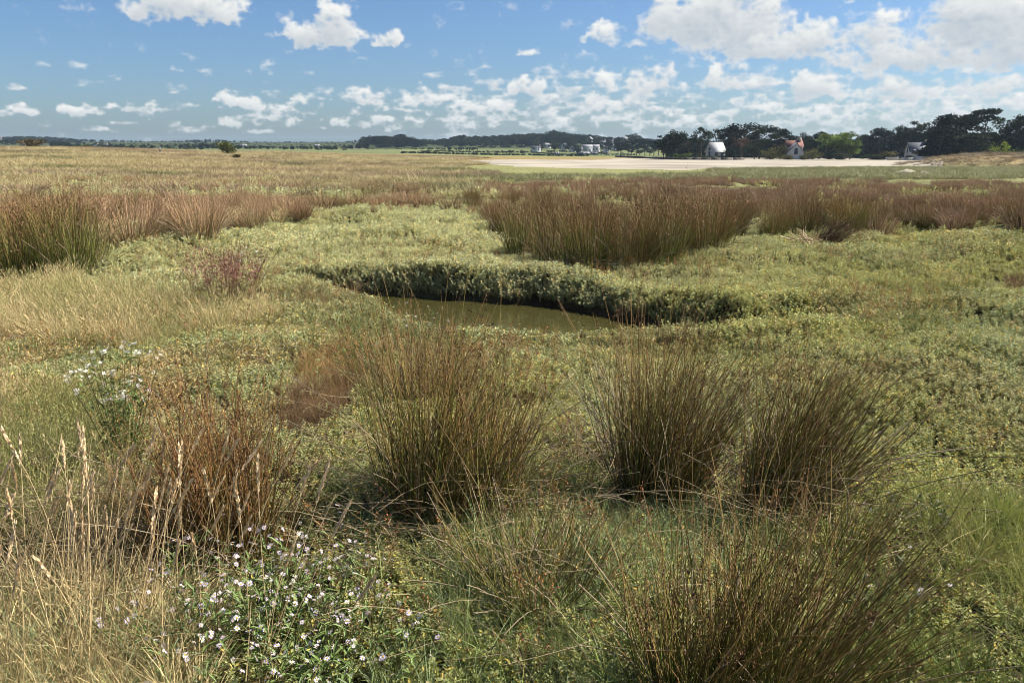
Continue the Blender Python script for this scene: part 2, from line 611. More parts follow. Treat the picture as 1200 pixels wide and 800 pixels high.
def scatter(name, pts, rot, scl, tint, protos, label, cat, kind='stuff', parent=None, r=rng):
    """one object of many small plants: points that carry rotation, size and tint, drawn as copies of prototype meshes"""
    n = len(pts)
    me = bpy.data.meshes.new(name)
    me.vertices.add(n)
    me.vertices.foreach_set('co', np.asarray(pts, np.float32).ravel())

    def attr(nm, typ, field, data):
        a = me.attributes.new(nm, typ, 'POINT')
        a.data.foreach_set(field, np.ascontiguousarray(data).ravel())
    attr('rot', 'FLOAT_VECTOR', 'vector', np.asarray(rot, np.float32))
    scl = np.asarray(scl, np.float32)
    if scl.ndim == 1:
        scl = np.repeat(scl[:, None], 3, 1)
    attr('scl', 'FLOAT_VECTOR', 'vector', scl)
    attr('pick', 'INT', 'value', r.integers(0, len(protos), n).astype(np.int32))
    attr('tint', 'FLOAT_COLOR', 'color', np.concatenate((np.asarray(tint), np.ones((n, 1))), 1).astype(np.float32))
    o = put(name, me, parent)
    g = bpy.data.node_groups.new(name + '_nodes', 'GeometryNodeTree')
    g.interface.new_socket('Geometry', in_out='INPUT', socket_type='NodeSocketGeometry')
    g.interface.new_socket('Geometry', in_out='OUTPUT', socket_type='NodeSocketGeometry')
    gi, go = g.nodes.new('NodeGroupInput'), g.nodes.new('NodeGroupOutput')
    jn = g.nodes.new('GeometryNodeJoinGeometry')
    for p in protos:
        oi = g.nodes.new('GeometryNodeObjectInfo')
        oi.inputs['Object'].default_value = p
        gt = g.nodes.new('GeometryNodeGeometryToInstance')
        g.links.new(oi.outputs['Geometry'], gt.inputs[0])
        g.links.new(gt.outputs[0], jn.inputs[0])
    ip = g.nodes.new('GeometryNodeInstanceOnPoints')
    g.links.new(gi.outputs[0], ip.inputs['Points'])
    g.links.new(jn.outputs[0], ip.inputs['Instance'])
    ip.inputs['Pick Instance'].default_value = True

    def named(nm, typ):
        a = g.nodes.new('GeometryNodeInputNamedAttribute')
        a.data_type = typ
        a.inputs['Name'].default_value = nm
        return a.outputs['Attribute']
    g.links.new(named('pick', 'INT'), ip.inputs['Instance Index'])
    e2r = g.nodes.new('FunctionNodeEulerToRotation')
    g.links.new(named('rot', 'FLOAT_VECTOR'), e2r.inputs[0])
    g.links.new(e2r.outputs[0], ip.inputs['Rotation'])
    g.links.new(named('scl', 'FLOAT_VECTOR'), ip.inputs['Scale'])
    g.links.new(ip.outputs[0], go.inputs[0])
    md = o.modifiers.new('scatter', 'NODES')
    md.node_group = g
    tag(o, label, cat, None, kind)
    return o


def proto(name, me):
    return bpy.data.objects.new(name, me)      # never linked to the scene: only a mesh for scatter() to copy


# ------------------------------------------------------------------ ground sheets
SAND_PX = [(533, 187.5), (600, 186.6), (690, 187.6), (735, 185.5), (840, 185.2), (905, 184.5), (960, 183.8), (1030, 183.4), (1092, 183.5), (1098, 188), (1108, 192), (1108, 197),
           (1000, 195.6), (900, 196.2), (845, 196.8), (800, 199.5), (720, 198.2), (640, 196.2), (590, 194.2), (570, 192)]


def turf_colour(x, y, z):
    """what grows on the ground too far off to be built plant by plant"""
    u, v = project(x, y, z)
    r = np.hypot(x, y)
    n1 = fbm(x * .03, y * .03, 71, 4)[:, None]
    n2 = fbm(x * .25, y * .12, 75, 4)[:, None]
    soil = np.array((.052, .045, .026))
    turf = np.array((.15, .155, .065))
    straw = np.array((.27, .205, .085))
    straw2 = np.array((.20, .165, .065))
    green = np.array((.20, .205, .085))
    brown = np.array((.15, .10, .06))
    field = np.array((.135, .155, .065))
    c = soil + (turf - soil) * sstep(8, 22, r)[:, None]
    far = straw * n1 + straw2 * (1 - n1)
    far = far + (brown - far) * sstep(.5, .66, n2) * .55
    az = np.degrees(np.arctan2(x, y))
    rb = (u > 520) & (r > 60)
    gmix = sstep(60, 80, r)
    rightc = green * .8 + n2 * .4 * green
    w = sstep(-11, -4, az)[:, None]
    fc = far * (1 - w) + rightc * w
    yel = sstep(140, 170, r) * sstep(330, 300, r) * sstep(12, 8, az)
    fc = fc + (straw * .9 - fc) * (yel * sstep(-6, -3, az))[:, None]
    c = c + (fc - c) * gmix[:, None]
    fld = sstep(330, 420, r)[:, None]
    c = c + (field * (.75 + .5 * n1) - c) * fld
    c = c + (np.array((.05, .065, .028)) - c) * sstep(640, 700, r)[:, None]
    hill = sstep(1.1, .7, np.hypot((x - 92) / 30, (y - 133) / 15))[:, None]
    c = c + (np.array((.25, .19, .10)) * (.6 + .7 * n2) - c) * hill
    mud = np.zeros(x.shape)
    nr = r < 20
    mud[nr] = sstep(-.1, .2, poly_sd(POOL, x[nr], y[nr]))
    c = c + (np.array((.045, .033, .018)) - c) * mud[:, None]
    return c


def build_ground():
    rr = [0.6]
    while rr[-1] < 3300:
        q = rr[-1]
        rr.append(q * (1.014 if 5 < q < 16 else 1.02 if q < 400 else 1.05))
    rr = np.array(rr)
    azs = np.concatenate((np.arange(-180, -44, 6.0), np.arange(-42, 42.01, .36), np.arange(45, 180, 6.0)))
    A, RR = np.meshgrid(np.radians(azs), rr)
    X, Y = RR * np.sin(A), RR * np.cos(A)
    Z = hgt(X.ravel(), Y.ravel())
    x, y = X.ravel(), Y.ravel()
    nA, nR = len(azs), len(rr)
    x, y, z = np.append(x, 0), np.append(y, 0), np.append(Z, 0.0)
    idx = np.arange(nR * nA).reshape(nR, nA)
    nx = np.roll(idx, -1, 1)
    q = np.stack((idx[:-1], idx[1:], nx[1:], nx[:-1]), -1).reshape(-1, 4)
    tri = np.stack((np.full(nA, nR * nA), idx[0], nx[0]), -1)
    cx, cy, cz = x[q].mean(1), y[q].mean(1), z[q].mean(1)
    u, v = project(cx, cy, cz)
    rj = np.hypot(cx, cy)
    jit = (fbm(cx * .12, cy * .05, 91, 3) - .5) * 2.2
    sand = inpoly(SAND_PX, u, v + jit) & (rj > 70) & (rj < 420) & (cy > 0)
    col = turf_colour(x, y, z)

    def part(qs, ts, nm, mat):
        mb = MB()
        used = np.unique(np.concatenate((qs.ravel(), ts.ravel())))
        mp = np.full(len(x), -1)
        mp[used] = np.arange(len(used))
        mb.add(np.stack((x, y, z), 1)[used], col[used], mp[qs], mp[ts] if len(ts) else None)
        o = put(nm, mb.mesh(nm, mat, True))
        return tag(o, None, None, None, 'structure')
    g = part(q[~sand], tri, 'ground', M_GROUND)
    g['label'] = 'marsh turf and dry grassland running back to the wooded ridge'
    s = part(q[sand], np.zeros((0, 3), int), 'sand_flat', M_SAND)
    s['label'] = 'pale sand flat of the bay between the marsh and the trees'


build_ground()

# water of the pool
m, t, b = material('pool_water', .04, .5)
b.inputs['Base Color'].default_value = (.046, .042, .014, 1)
no = t.nodes.new('ShaderNodeTexNoise')
no.inputs['Scale'].default_value = 7
bp = t.nodes.new('ShaderNodeBump')
bp.inputs['Strength'].default_value, bp.inputs['Distance'].default_value = .22, .02
tc = t.nodes.new('ShaderNodeTexCoord')
link(t, tc.outputs['Object'], no.inputs['Vector'])
link(t, no.outputs[0], bp.inputs['Height'])
link(t, bp.outputs[0], b.inputs['Normal'])
mb = MB()
gx, gy = np.meshgrid(np.linspace(-4.4, 2.4, 24), np.linspace(7.4, 13.4, 20))
ii = np.arange(480).reshape(20, 24)
mb.add(np.stack((gx.ravel(), gy.ravel(), np.full(480, WATER_Z)), 1), (0, 0, 0),
       np.stack((ii[:-1, :-1], ii[:-1, 1:], ii[1:, 1:], ii[1:, :-1]), -1))
tag(put('pool_water', mb.mesh('pool_water', m, True)), 'still brown tidal pool under the leafy bank', None, None, 'structure')


# scum and leaf bits floating on it
r_ = np.random.default_rng(61)
n = 900
fx, fy = r_.uniform(-3.2, 1.9, n), r_.uniform(8, 12.3, n)
k = (poly_sd(POOL, fx, fy) > .1) & (r_.random(n) < sstep(.35, .7, fbm(fx * 1.5, fy * 3, 63, 3)))
fx, fy = fx[k], fy[k]
mb = MB()
fa = r_.uniform(0, 3.1, len(fx))
diamonds(mb, np.stack((fx, fy, np.full(len(fx), WATER_Z + .005)), 1), np.stack((np.cos(fa), np.sin(fa), np.zeros(len(fx))), 1), r_.uniform(.012, .05, len(fx)), r_.uniform(.004, .012, len(fx)),
         np.array((.20, .16, .07)) * r_.uniform(.5, 1.2, (len(fx), 1)), r_)
for q in mb.v:
    q[:, 2] = WATER_Z + .005
tag(put('floating_bits', mb.mesh('floating_bits', M_RUSH)), 'leaf bits and scum floating on the brown pool', 'plant litter', None, 'stuff')

# ------------------------------------------------------------------ footprints on the ground, in pixels of the photograph
BELT = {
    'left_front': [(-90, 338), (112, 327), (118, 305), (60, 292), (-90, 292)],
    'left_back': [(-90, 290), (60, 288), (130, 292), (240, 280), (358, 264), (366, 250), (300, 238), (170, 244), (60, 230), (-90, 235)],
    'left_dark': [(362, 248), (424, 247), (424, 238), (362, 238)],
    'centre': [(430, 250), (560, 252), (600, 246), (560, 232), (430, 236)],
    'main': [(578, 284), (600, 298), (680, 313), (760, 309), (820, 302), (835, 284), (856, 286), (872, 276), (1000, 278), (1100, 273), (1300, 274),
             (1300, 236), (800, 224), (560, 236), (520, 246), (578, 264)],
    'patch': [(1135, 342), (1260, 352), (1260, 330), (1150, 328)],
}
FAR_BELT = [(-90, 232), (240, 226), (560, 231), (800, 223), (1300, 235), (1300, 206), (960, 206), (840, 211), (700, 215), (560, 219), (470, 216), (-90, 209)]
GAPS = [[(66, 298), (165, 286), (155, 264), (95, 268)], [(250, 262), (300, 256), (290, 247), (245, 252)], [(140, 272), (225, 262), (222, 252), (140, 258)], [(820, 222), (900, 224), (900, 219), (820, 218)], [(1070, 230), (1140, 231), (1140, 227), (1070, 226)]]


def in_belts(u, v, names=None):
    k = np.zeros(np.shape(u), bool)
    for nme, p in BELT.items():
        if names is None or nme in names:
            k |= inpoly(p, u, v)
    for g in GAPS:
        k &= ~inpoly(g, u, v)
    return k


def sample(n, r0, r1, az=39, power=1.0, r=rng):
    """points in the view wedge between two distances"""
    q = (r0 ** 2 + (r1 ** 2 - r0 ** 2) * r.random(n) ** power) ** .5
    a = np.radians(r.uniform(-az, az, n))
    x, y = q * np.sin(a), q * np.cos(a)
    return x, y, hgt(x, y)


def pool_sd(x, y):
    s = np.full(x.shape, -9.0)
    k = np.hypot(x, y) < 20
    s[k] = poly_sd(POOL, x[k], y[k])
    return s


# ------------------------------------------------------------------ sea purslane carpet
def sprig(seed, n=36, h=.10, spread=.05, ln=.0195, w=.0050):
    r = np.random.default_rng(seed)
    mb = MB()
    ns = 3
    for s in range(ns):
        bx = np.array((*r.normal(0, .028, 2), 0))
        d = unit(np.array((*r.normal(0, .38, 2), 1.0)))
        k = n // ns + 1
        tt = np.linspace(.25, 1, k)
        p = bx + d * (h * tt)[:, None] * r.uniform(.75, 1.15)
        ang = np.arange(k) * 2.4 + r.uniform(0, 6)
        el = r.uniform(-.05, .55, k) + tt ** 3 * .3
        dd = np.stack((np.cos(ang) * np.cos(el), np.sin(ang) * np.cos(el), np.sin(el)), 1)
        col = np.ones((k, 3)) * r.uniform(.72, 1.2, (k, 1))
        warm = r.random(k) < .13
        col[warm] *= np.array((1.4, 1.05, .6))
        pale = r.random(k) < .12
        col[pale] *= np.array((1.35, 1.3, 1.3))
        leaves(mb, p, dd, unit(np.array((.15, -.15, 1.0)) + r.normal(0, .3, (k, 3))), ln * r.uniform(.7, 1.25, k), w * r.uniform(.8, 1.2, k), col)
        path = np.stack((bx, bx + d * h * .55, bx + d * h), 0)[None]
        strips(mb, path, np.array([[.0018, .0014, .0008]]), np.broadcast_to(np.array((1.0, .8, .55)), (1, 3, 3)), r)
    return mb.mesh('purslane_sprig', M_LEAF)


SPRIGS = [proto('purslane_sprig', sprig(100 + i)) for i in range(6)]
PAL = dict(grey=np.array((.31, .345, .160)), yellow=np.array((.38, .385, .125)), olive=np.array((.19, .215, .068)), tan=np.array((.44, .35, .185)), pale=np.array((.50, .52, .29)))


def purslane():
    X, Y, Z, S = [], [], [], []
    for n, r0, r1, s0 in ((9000, 2.0, 5, .9), (26000, 5, 9, .9), (46000, 9, 15, 1.05), (64000, 15, 30, 1.5), (56000, 30, 62, 2.8)):
        x, y, z = sample(n, r0, r1)
        X.append(x); Y.append(y); Z.append(z); S.append(np.full(n, s0))
    # extra on the faces of the bank behind the pool
    x, y, z = sample(60000, 7, 14, 25)
    sd = pool_sd(x, y)
    k = (sd > -.55) & (sd < .34) & (z > WATER_Z - .03)
    k &= rng.random(len(x)) < .6
    X.append(x[k]); Y.append(y[k]); Z.append(z[k]); S.append(np.full(k.sum(), 1.25))
    x, y, z, s = (np.concatenate(a) for a in (X, Y, Z, S))
    u, v = project(x, y, z)
    ju = u + (fbm(x * 1.3, y * 1.3, 44, 3) - .5) * 60
    jv = v + (fbm(x * 1.3, y * 1.3, 47, 3) - .5) * 26
    keep = np.ones(len(x))
    sd = pool_sd(x, y)
    keep[z < WATER_Z + .05] = 0
    keep[(sd > .25) & (x < 1.7)] = 0
    keep[in_belts(u, v)] *= .12
    keep[inpoly(FAR_BELT, u, v)] *= .25
    keep[inpoly([(-90, 330), (110, 335), (230, 355), (250, 385), (120, 402), (-90, 400)], ju, jv)] *= .22      # dry grass, left
    keep[inpoly([(-200, 500), (130, 520), (250, 640), (230, 900), (-300, 900)], ju, jv)] *= .12               # straw grass, near left
    keep[inpoly([(190, 640), (450, 640), (460, 900), (180, 900)], ju, jv)] *= .45                            # asters
    keep[inpoly([(345, 425), (420, 405), (430, 455), (370, 500), (320, 505)], ju, jv)] *= .05                # dead clump
    keep[inpoly([(270, 335), (400, 337), (395, 362), (285, 366)], ju, jv)] *= .25
    keep[inpoly([(1080, 590), (1250, 540), (1400, 900), (960, 900), (1000, 680)], ju, jv)] *= .3
    keep[inpoly([(420, 600), (820, 600), (830, 900), (440, 900)], ju, jv)] *= .95
    r = np.hypot(x, y)
    keep[(r > 55)] *= .7
    keep[(r > 28) & (u < 540)] *= .30
    k = rng.random(len(x)) < keep
    x, y, z, s, u, v, r, sd = (a[k] for a in (x, y, z, s, u, v, r, sd))
    n = len(x)
    a = fbm(x * .35, y * .35, 61, 4)
    b_ = fbm(x * 1.1, y * 1.1, 66, 3)
    tint = PAL['grey'][None] * np.ones((n, 1))
    yw = sstep(.42, .62, a + .12 * sstep(650, 1000, u) * sstep(560, 380, v))[:, None]
    tint = tint + (PAL['yellow'] - tint) * yw * .6
    tint = tint + (PAL['olive'] - tint) * sstep(.52, .66, b_)[:, None] * .55
    pt = sstep(.56, .70, fbm(x * .8, y * .8, 83, 4))[:, None]
    tint = tint + (PAL['tan'] * .85 - tint) * pt * .28
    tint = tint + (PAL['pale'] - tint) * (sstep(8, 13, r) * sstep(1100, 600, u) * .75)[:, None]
    wl = sstep(480, 200, u) * sstep(360, 400, v) * sstep(600, 480, v)
    tint = tint + (PAL['tan'] - tint) * (wl * sstep(.35, .65, fbm(x * 2, y * 2, 81, 3)) * .75)[:, None]
    nearr_ = sstep(650, 900, u) * sstep(380, 470, v)
    onetan = rng.random(n) < .09 + .08 * nearr_
    tint[onetan] = tint[onetan] * .4 + PAL['tan'] * .6
    nearr = sstep(700, 1000, u) * sstep(420, 560, v)
    tint = tint * (1 - .45 * nearr[:, None]) + np.array((.27, .29, .080)) * .45 * nearr[:, None]
    tint *= rng.uniform(.75, 1.25, (n, 1))
    rot = np.stack((rng.normal(0, .25, n), rng.normal(0, .25, n), rng.uniform(0, 6.28, n)), 1)
    bank = (sd > -.25) & (sd < .5)
    rot[bank, 0] += .35
    scl = s * rng.uniform(.7, 1.3, n) * (.72 + .6 * fbm(x * .9, y * .9, 88, 3))
    scl3 = np.stack((scl, scl, scl * rng.uniform(.8, 1.15, n)), 1)
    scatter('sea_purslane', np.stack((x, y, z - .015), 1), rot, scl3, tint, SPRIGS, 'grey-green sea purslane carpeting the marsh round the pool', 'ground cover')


purslane()


# ------------------------------------------------------------------ grasses
def tuft(seed, n, h, base_r, spread, w, c0, c1, droop=.35, segs=4, mat=None, head=0, name='grass_tuft'):
    r = np.random.default_rng(seed)
    mb = MB()
    ang = r.uniform(0, 6.28, n)
    rho = np.sqrt(r.random(n))
    bx = np.stack((np.cos(ang) * rho * base_r, np.sin(ang) * rho * base_r, np.zeros(n)), 1)
    out = np.stack((np.cos(ang), np.sin(ang), np.zeros(n)), 1) + r.normal(0, .5, (n, 3)) * (1, 1, 0)
    tilt = np.abs(r.normal(0, spread, n)) + .04
    ln = h * r.uniform(.5, 1.1, n)
    s = np.linspace(0, 1, segs + 1)[None, :, None]
    up = np.array((0, 0, 1.0))
    d = unit(up + out * tilt[:, None])
    dr = (r.random(n) * droop)[:, None, None]
    p = bx[:, None] + (d[:, None] * s + (out[:, None] * s ** 2 - up * s ** 2.4 * .6) * dr) * ln[:, None, None]
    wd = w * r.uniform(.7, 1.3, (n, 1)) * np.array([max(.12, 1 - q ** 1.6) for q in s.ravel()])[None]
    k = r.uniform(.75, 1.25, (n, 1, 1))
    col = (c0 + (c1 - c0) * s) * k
    strips(mb, p, wd, col, r)
    if head:
        m_ = int(n * head)
        tip = p[:m_, -1]
        dd = unit(p[:m_, -1] - p[:m_, -2])
        for q in range(7):
            diamonds(mb, tip - dd * h * .022 * q, unit(dd + r.normal(0, .22, dd.shape)), np.full(m_, h * .05), np.full(m_, h * .006), c1 * 1.05 * np.ones((m_, 3)), r)
    return mb.mesh(name, mat or M_GRASS)


one = np.ones(3)
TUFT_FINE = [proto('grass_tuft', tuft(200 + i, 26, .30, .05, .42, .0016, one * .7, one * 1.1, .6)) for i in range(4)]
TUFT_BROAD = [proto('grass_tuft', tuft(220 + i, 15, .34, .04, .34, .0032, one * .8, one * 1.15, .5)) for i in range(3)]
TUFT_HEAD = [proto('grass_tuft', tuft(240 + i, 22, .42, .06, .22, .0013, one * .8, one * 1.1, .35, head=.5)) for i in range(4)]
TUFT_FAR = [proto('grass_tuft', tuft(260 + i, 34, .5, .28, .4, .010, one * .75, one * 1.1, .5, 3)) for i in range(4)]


def grow(name, px, n, protos, tints, s, label, cat, lean=(0, 0), r0=1.9, r1=14, jit=(50, 22), keepf=None, sj=.35):
    X, Y, Z = sample(n, r0, r1, 41)
    u, v = project(X, Y, Z)
    ju = u + (fbm(X * 1.1, Y * 1.1, 144, 3) - .5) * jit[0] * 2
    jv = v + (fbm(X * 1.1, Y * 1.1, 147, 3) - .5) * jit[1] * 2
    k = inpoly(px, ju, jv) & (pool_sd(X, Y) < .1)
    if keepf is not None:
        k &= rng.random(len(X)) < keepf(X, Y, u, v)
    X, Y, Z = X[k], Y[k], Z[k]
    m_ = len(X)
    tints = np.asarray(tints)
    w = fbm(X * .8, Y * .8, 151, 3) + rng.normal(0, .18, m_)
    ti = tints[np.clip((sstep(.25, .75, w) * len(tints)).astype(int), 0, len(tints) - 1)] * rng.uniform(.75, 1.25, (m_, 1))
    rot = np.stack((rng.normal(lean[0], .16, m_), rng.normal(lean[1], .16, m_), rng.uniform(-3.1, 3.1, m_)), 1)
    # a lean in world axes must come after the spin: build it through matrices
    sp = rot[:, 2].copy()
    e = [(Euler((a_, b_, 0)).to_matrix() @ Matrix.Rotation(c_, 3, 'Z')).to_euler() for a_, b_, c_ in zip(rot[:, 0], rot[:, 1], sp)]
    rot = np.array([tuple(q) for q in e]).reshape(-1, 3)
    return scatter(name, np.stack((X, Y, Z - .01), 1), rot, s * rng.uniform(1 - sj, 1 + sj, m_), ti, protos, label, cat)


STRAW, STRAW2, STRAWG = (.55, .435, .22), (.42, .31, .15), (.28, .27, .10)
GRN, GRN2, BLUEG = (.14, .175, .042), (.22, .235, .06), (.20, .24, .115)
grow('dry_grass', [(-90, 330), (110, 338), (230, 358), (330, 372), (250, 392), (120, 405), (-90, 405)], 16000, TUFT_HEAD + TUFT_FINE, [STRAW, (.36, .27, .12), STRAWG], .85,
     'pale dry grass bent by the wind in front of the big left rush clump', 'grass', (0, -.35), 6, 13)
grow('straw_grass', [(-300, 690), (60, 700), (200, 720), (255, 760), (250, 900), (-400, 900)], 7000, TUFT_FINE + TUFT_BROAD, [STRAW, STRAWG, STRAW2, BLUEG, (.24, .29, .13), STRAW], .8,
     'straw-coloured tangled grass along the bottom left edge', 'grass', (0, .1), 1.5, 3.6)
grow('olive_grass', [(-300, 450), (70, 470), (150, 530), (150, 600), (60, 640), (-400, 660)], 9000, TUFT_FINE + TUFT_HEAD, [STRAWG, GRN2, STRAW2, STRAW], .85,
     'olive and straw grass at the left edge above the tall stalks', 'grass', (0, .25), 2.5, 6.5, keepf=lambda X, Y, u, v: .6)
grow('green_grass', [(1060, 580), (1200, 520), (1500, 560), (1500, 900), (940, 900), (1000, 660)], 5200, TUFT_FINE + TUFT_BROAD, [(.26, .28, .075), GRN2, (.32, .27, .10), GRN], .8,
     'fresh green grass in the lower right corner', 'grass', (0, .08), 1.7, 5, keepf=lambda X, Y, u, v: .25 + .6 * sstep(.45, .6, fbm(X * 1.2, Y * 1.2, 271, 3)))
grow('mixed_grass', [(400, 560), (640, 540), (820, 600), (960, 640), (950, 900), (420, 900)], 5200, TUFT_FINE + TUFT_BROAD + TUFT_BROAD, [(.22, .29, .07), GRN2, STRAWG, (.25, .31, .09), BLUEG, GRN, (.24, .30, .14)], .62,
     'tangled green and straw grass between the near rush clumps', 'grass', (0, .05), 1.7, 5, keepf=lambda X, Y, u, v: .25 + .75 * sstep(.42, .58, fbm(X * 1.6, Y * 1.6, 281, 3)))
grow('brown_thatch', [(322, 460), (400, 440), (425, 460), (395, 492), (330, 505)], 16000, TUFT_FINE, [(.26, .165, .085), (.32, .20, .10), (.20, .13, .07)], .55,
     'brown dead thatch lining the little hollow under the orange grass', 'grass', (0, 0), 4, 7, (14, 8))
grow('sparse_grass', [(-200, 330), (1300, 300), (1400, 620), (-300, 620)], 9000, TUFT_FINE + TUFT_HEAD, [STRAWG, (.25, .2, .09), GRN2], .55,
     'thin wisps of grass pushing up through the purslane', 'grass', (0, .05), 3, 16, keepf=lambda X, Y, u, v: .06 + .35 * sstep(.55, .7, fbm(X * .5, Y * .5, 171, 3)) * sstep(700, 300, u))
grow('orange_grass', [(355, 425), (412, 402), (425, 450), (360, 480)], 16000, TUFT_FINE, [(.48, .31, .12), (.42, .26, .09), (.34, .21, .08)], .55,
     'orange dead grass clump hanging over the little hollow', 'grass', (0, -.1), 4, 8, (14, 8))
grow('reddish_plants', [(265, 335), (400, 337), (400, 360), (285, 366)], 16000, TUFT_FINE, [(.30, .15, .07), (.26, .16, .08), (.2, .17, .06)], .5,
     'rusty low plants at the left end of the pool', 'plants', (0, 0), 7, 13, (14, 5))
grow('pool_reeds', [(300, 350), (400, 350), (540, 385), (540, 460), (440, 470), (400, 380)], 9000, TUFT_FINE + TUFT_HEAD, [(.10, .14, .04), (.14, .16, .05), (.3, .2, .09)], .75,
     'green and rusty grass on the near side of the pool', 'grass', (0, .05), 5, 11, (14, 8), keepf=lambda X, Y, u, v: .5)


def herb(seed):
    """upright stem with long leaves and a brown spent head"""
    r = np.random.default_rng(seed)
    mb = MB()
    for q in range(r.integers(2, 5)):
        b0 = np.array((*r.normal(0, .03, 2), 0))
        d = unit(np.array((*r.normal(0, .2, 2), 1.0)))
        h = r.uniform(.16, .30)
        f = np.linspace(0, 1, 5)[None, :, None]
        strips(mb, b0 + d * f * h + np.array((.02, 0, 0)) * f ** 2, np.linspace(.0018, .0009, 5)[None], np.array((1.25, .85, .55)) * np.ones((1, 5, 3)), r, 3)
        k = 9
        tt = r.uniform(.1, .85, k)
        a = r.uniform(0, 6.28, k)
        leaves(mb, b0 + d * (h * tt)[:, None], unit(np.stack((np.cos(a), np.sin(a), r.uniform(.2, 1.1, k)), 1)), np.array((0, 0, 1.0)) * np.ones((k, 3)), r.uniform(.02, .055, k), r.uniform(.0025, .005, k),
               np.ones((k, 3)) * r.uniform(.6, 1.25, (k, 1)))
        k = 14
        diamonds(mb, b0 + d * h * r.uniform(.82, 1.08, (k, 1)) + r.normal(0, .008, (k, 3)), unit(r.normal(0, .5, (k, 3)) + np.array((0, 0, .8))), r.uniform(.008, .016, k), r.uniform(.002, .004, k),
                 np.array((1.7, 1.05, .75)) * r.uniform(.6, 1.3, (k, 1)), r)
    return mb.mesh('marsh_herb', M_LEAF)


HERBS = [proto('marsh_herb', herb(290 + i)) for i in range(4)]
grow('marsh_herbs', [(-200, 300), (1300, 285), (1500, 820), (-300, 820)], 26000, HERBS, [(.13, .17, .05), (.20, .20, .07), (.20, .13, .07), (.26, .20, .11)], .9,
     'taller dark herbs and brown spent stems standing up in patches through the purslane', 'plants', (0, .05), 2.2, 17,
     keepf=lambda X, Y, u, v: .03 + .42 * sstep(.56, .70, fbm(X * .75, Y * .75, 191, 4)))


# fallen straw stems
def fallen():
    r = np.random.default_rng(77)
    mb = MB()
    regs = [((435, 600), 45, 45, 150), ((470, 560), 50, 45, 110), ((690, 570), 55, 50, 170), ((880, 600), 55, 45, 90), ((110, 640), 100, 50, 260), ((620, 720), 160, 60, 130), ((1000, 700), 120, 60, 40)]
    for (c, su, svv, n) in regs:
        u = r.normal(c[0], su, n)
        v = np.clip(r.normal(c[1], svv, n), 430, 840)
        p0 = at_many(u, v)
        az = r.normal(-.3, .9, n) + (r.random(n) < .5) * math.pi
        ln = r.uniform(.18, .6, n)
        el = r.uniform(-.1, .55, n)
        d = np.stack((np.cos(az) * np.cos(el), np.sin(az) * np.cos(el) * .6, np.sin(el)), 1)
        s = np.linspace(0, 1, 5)[None, :, None]
        bend = r.normal(0, .08, (n, 1, 3)) * (1, 1, .6)
        p = p0[:, None] + np.array((0, 0, 1.0)) * r.uniform(.05, .24, (n, 1, 1)) + d[:, None] * s * ln[:, None, None] + bend * np.sin(s * math.pi) * ln[:, None, None] - np.array((0, 0, 1.0)) * s ** 2 * .12 * ln[:, None, None]
        c_ = np.array((.50, .39, .23))[None, None] * r.uniform(.35, 1.15, (n, 1, 1)) * np.ones((n, 5, 1))
        strips(mb, p, np.repeat(r.uniform(.0008, .0015, (n, 1)), 5, 1), c_, r, 3)
    o = put('fallen_straw', mb.mesh('fallen_straw', M_RUSH))
    tag(o, 'bleached fallen stems lying tangled between the near clumps', 'straw', None, 'stuff')


fallen()


# ------------------------------------------------------------------ rush tussocks
G_BASE, G_MID, G_TOP = np.array((.082, .115, .022)), np.array((.165, .160, .036)), np.array((.30, .175, .072))


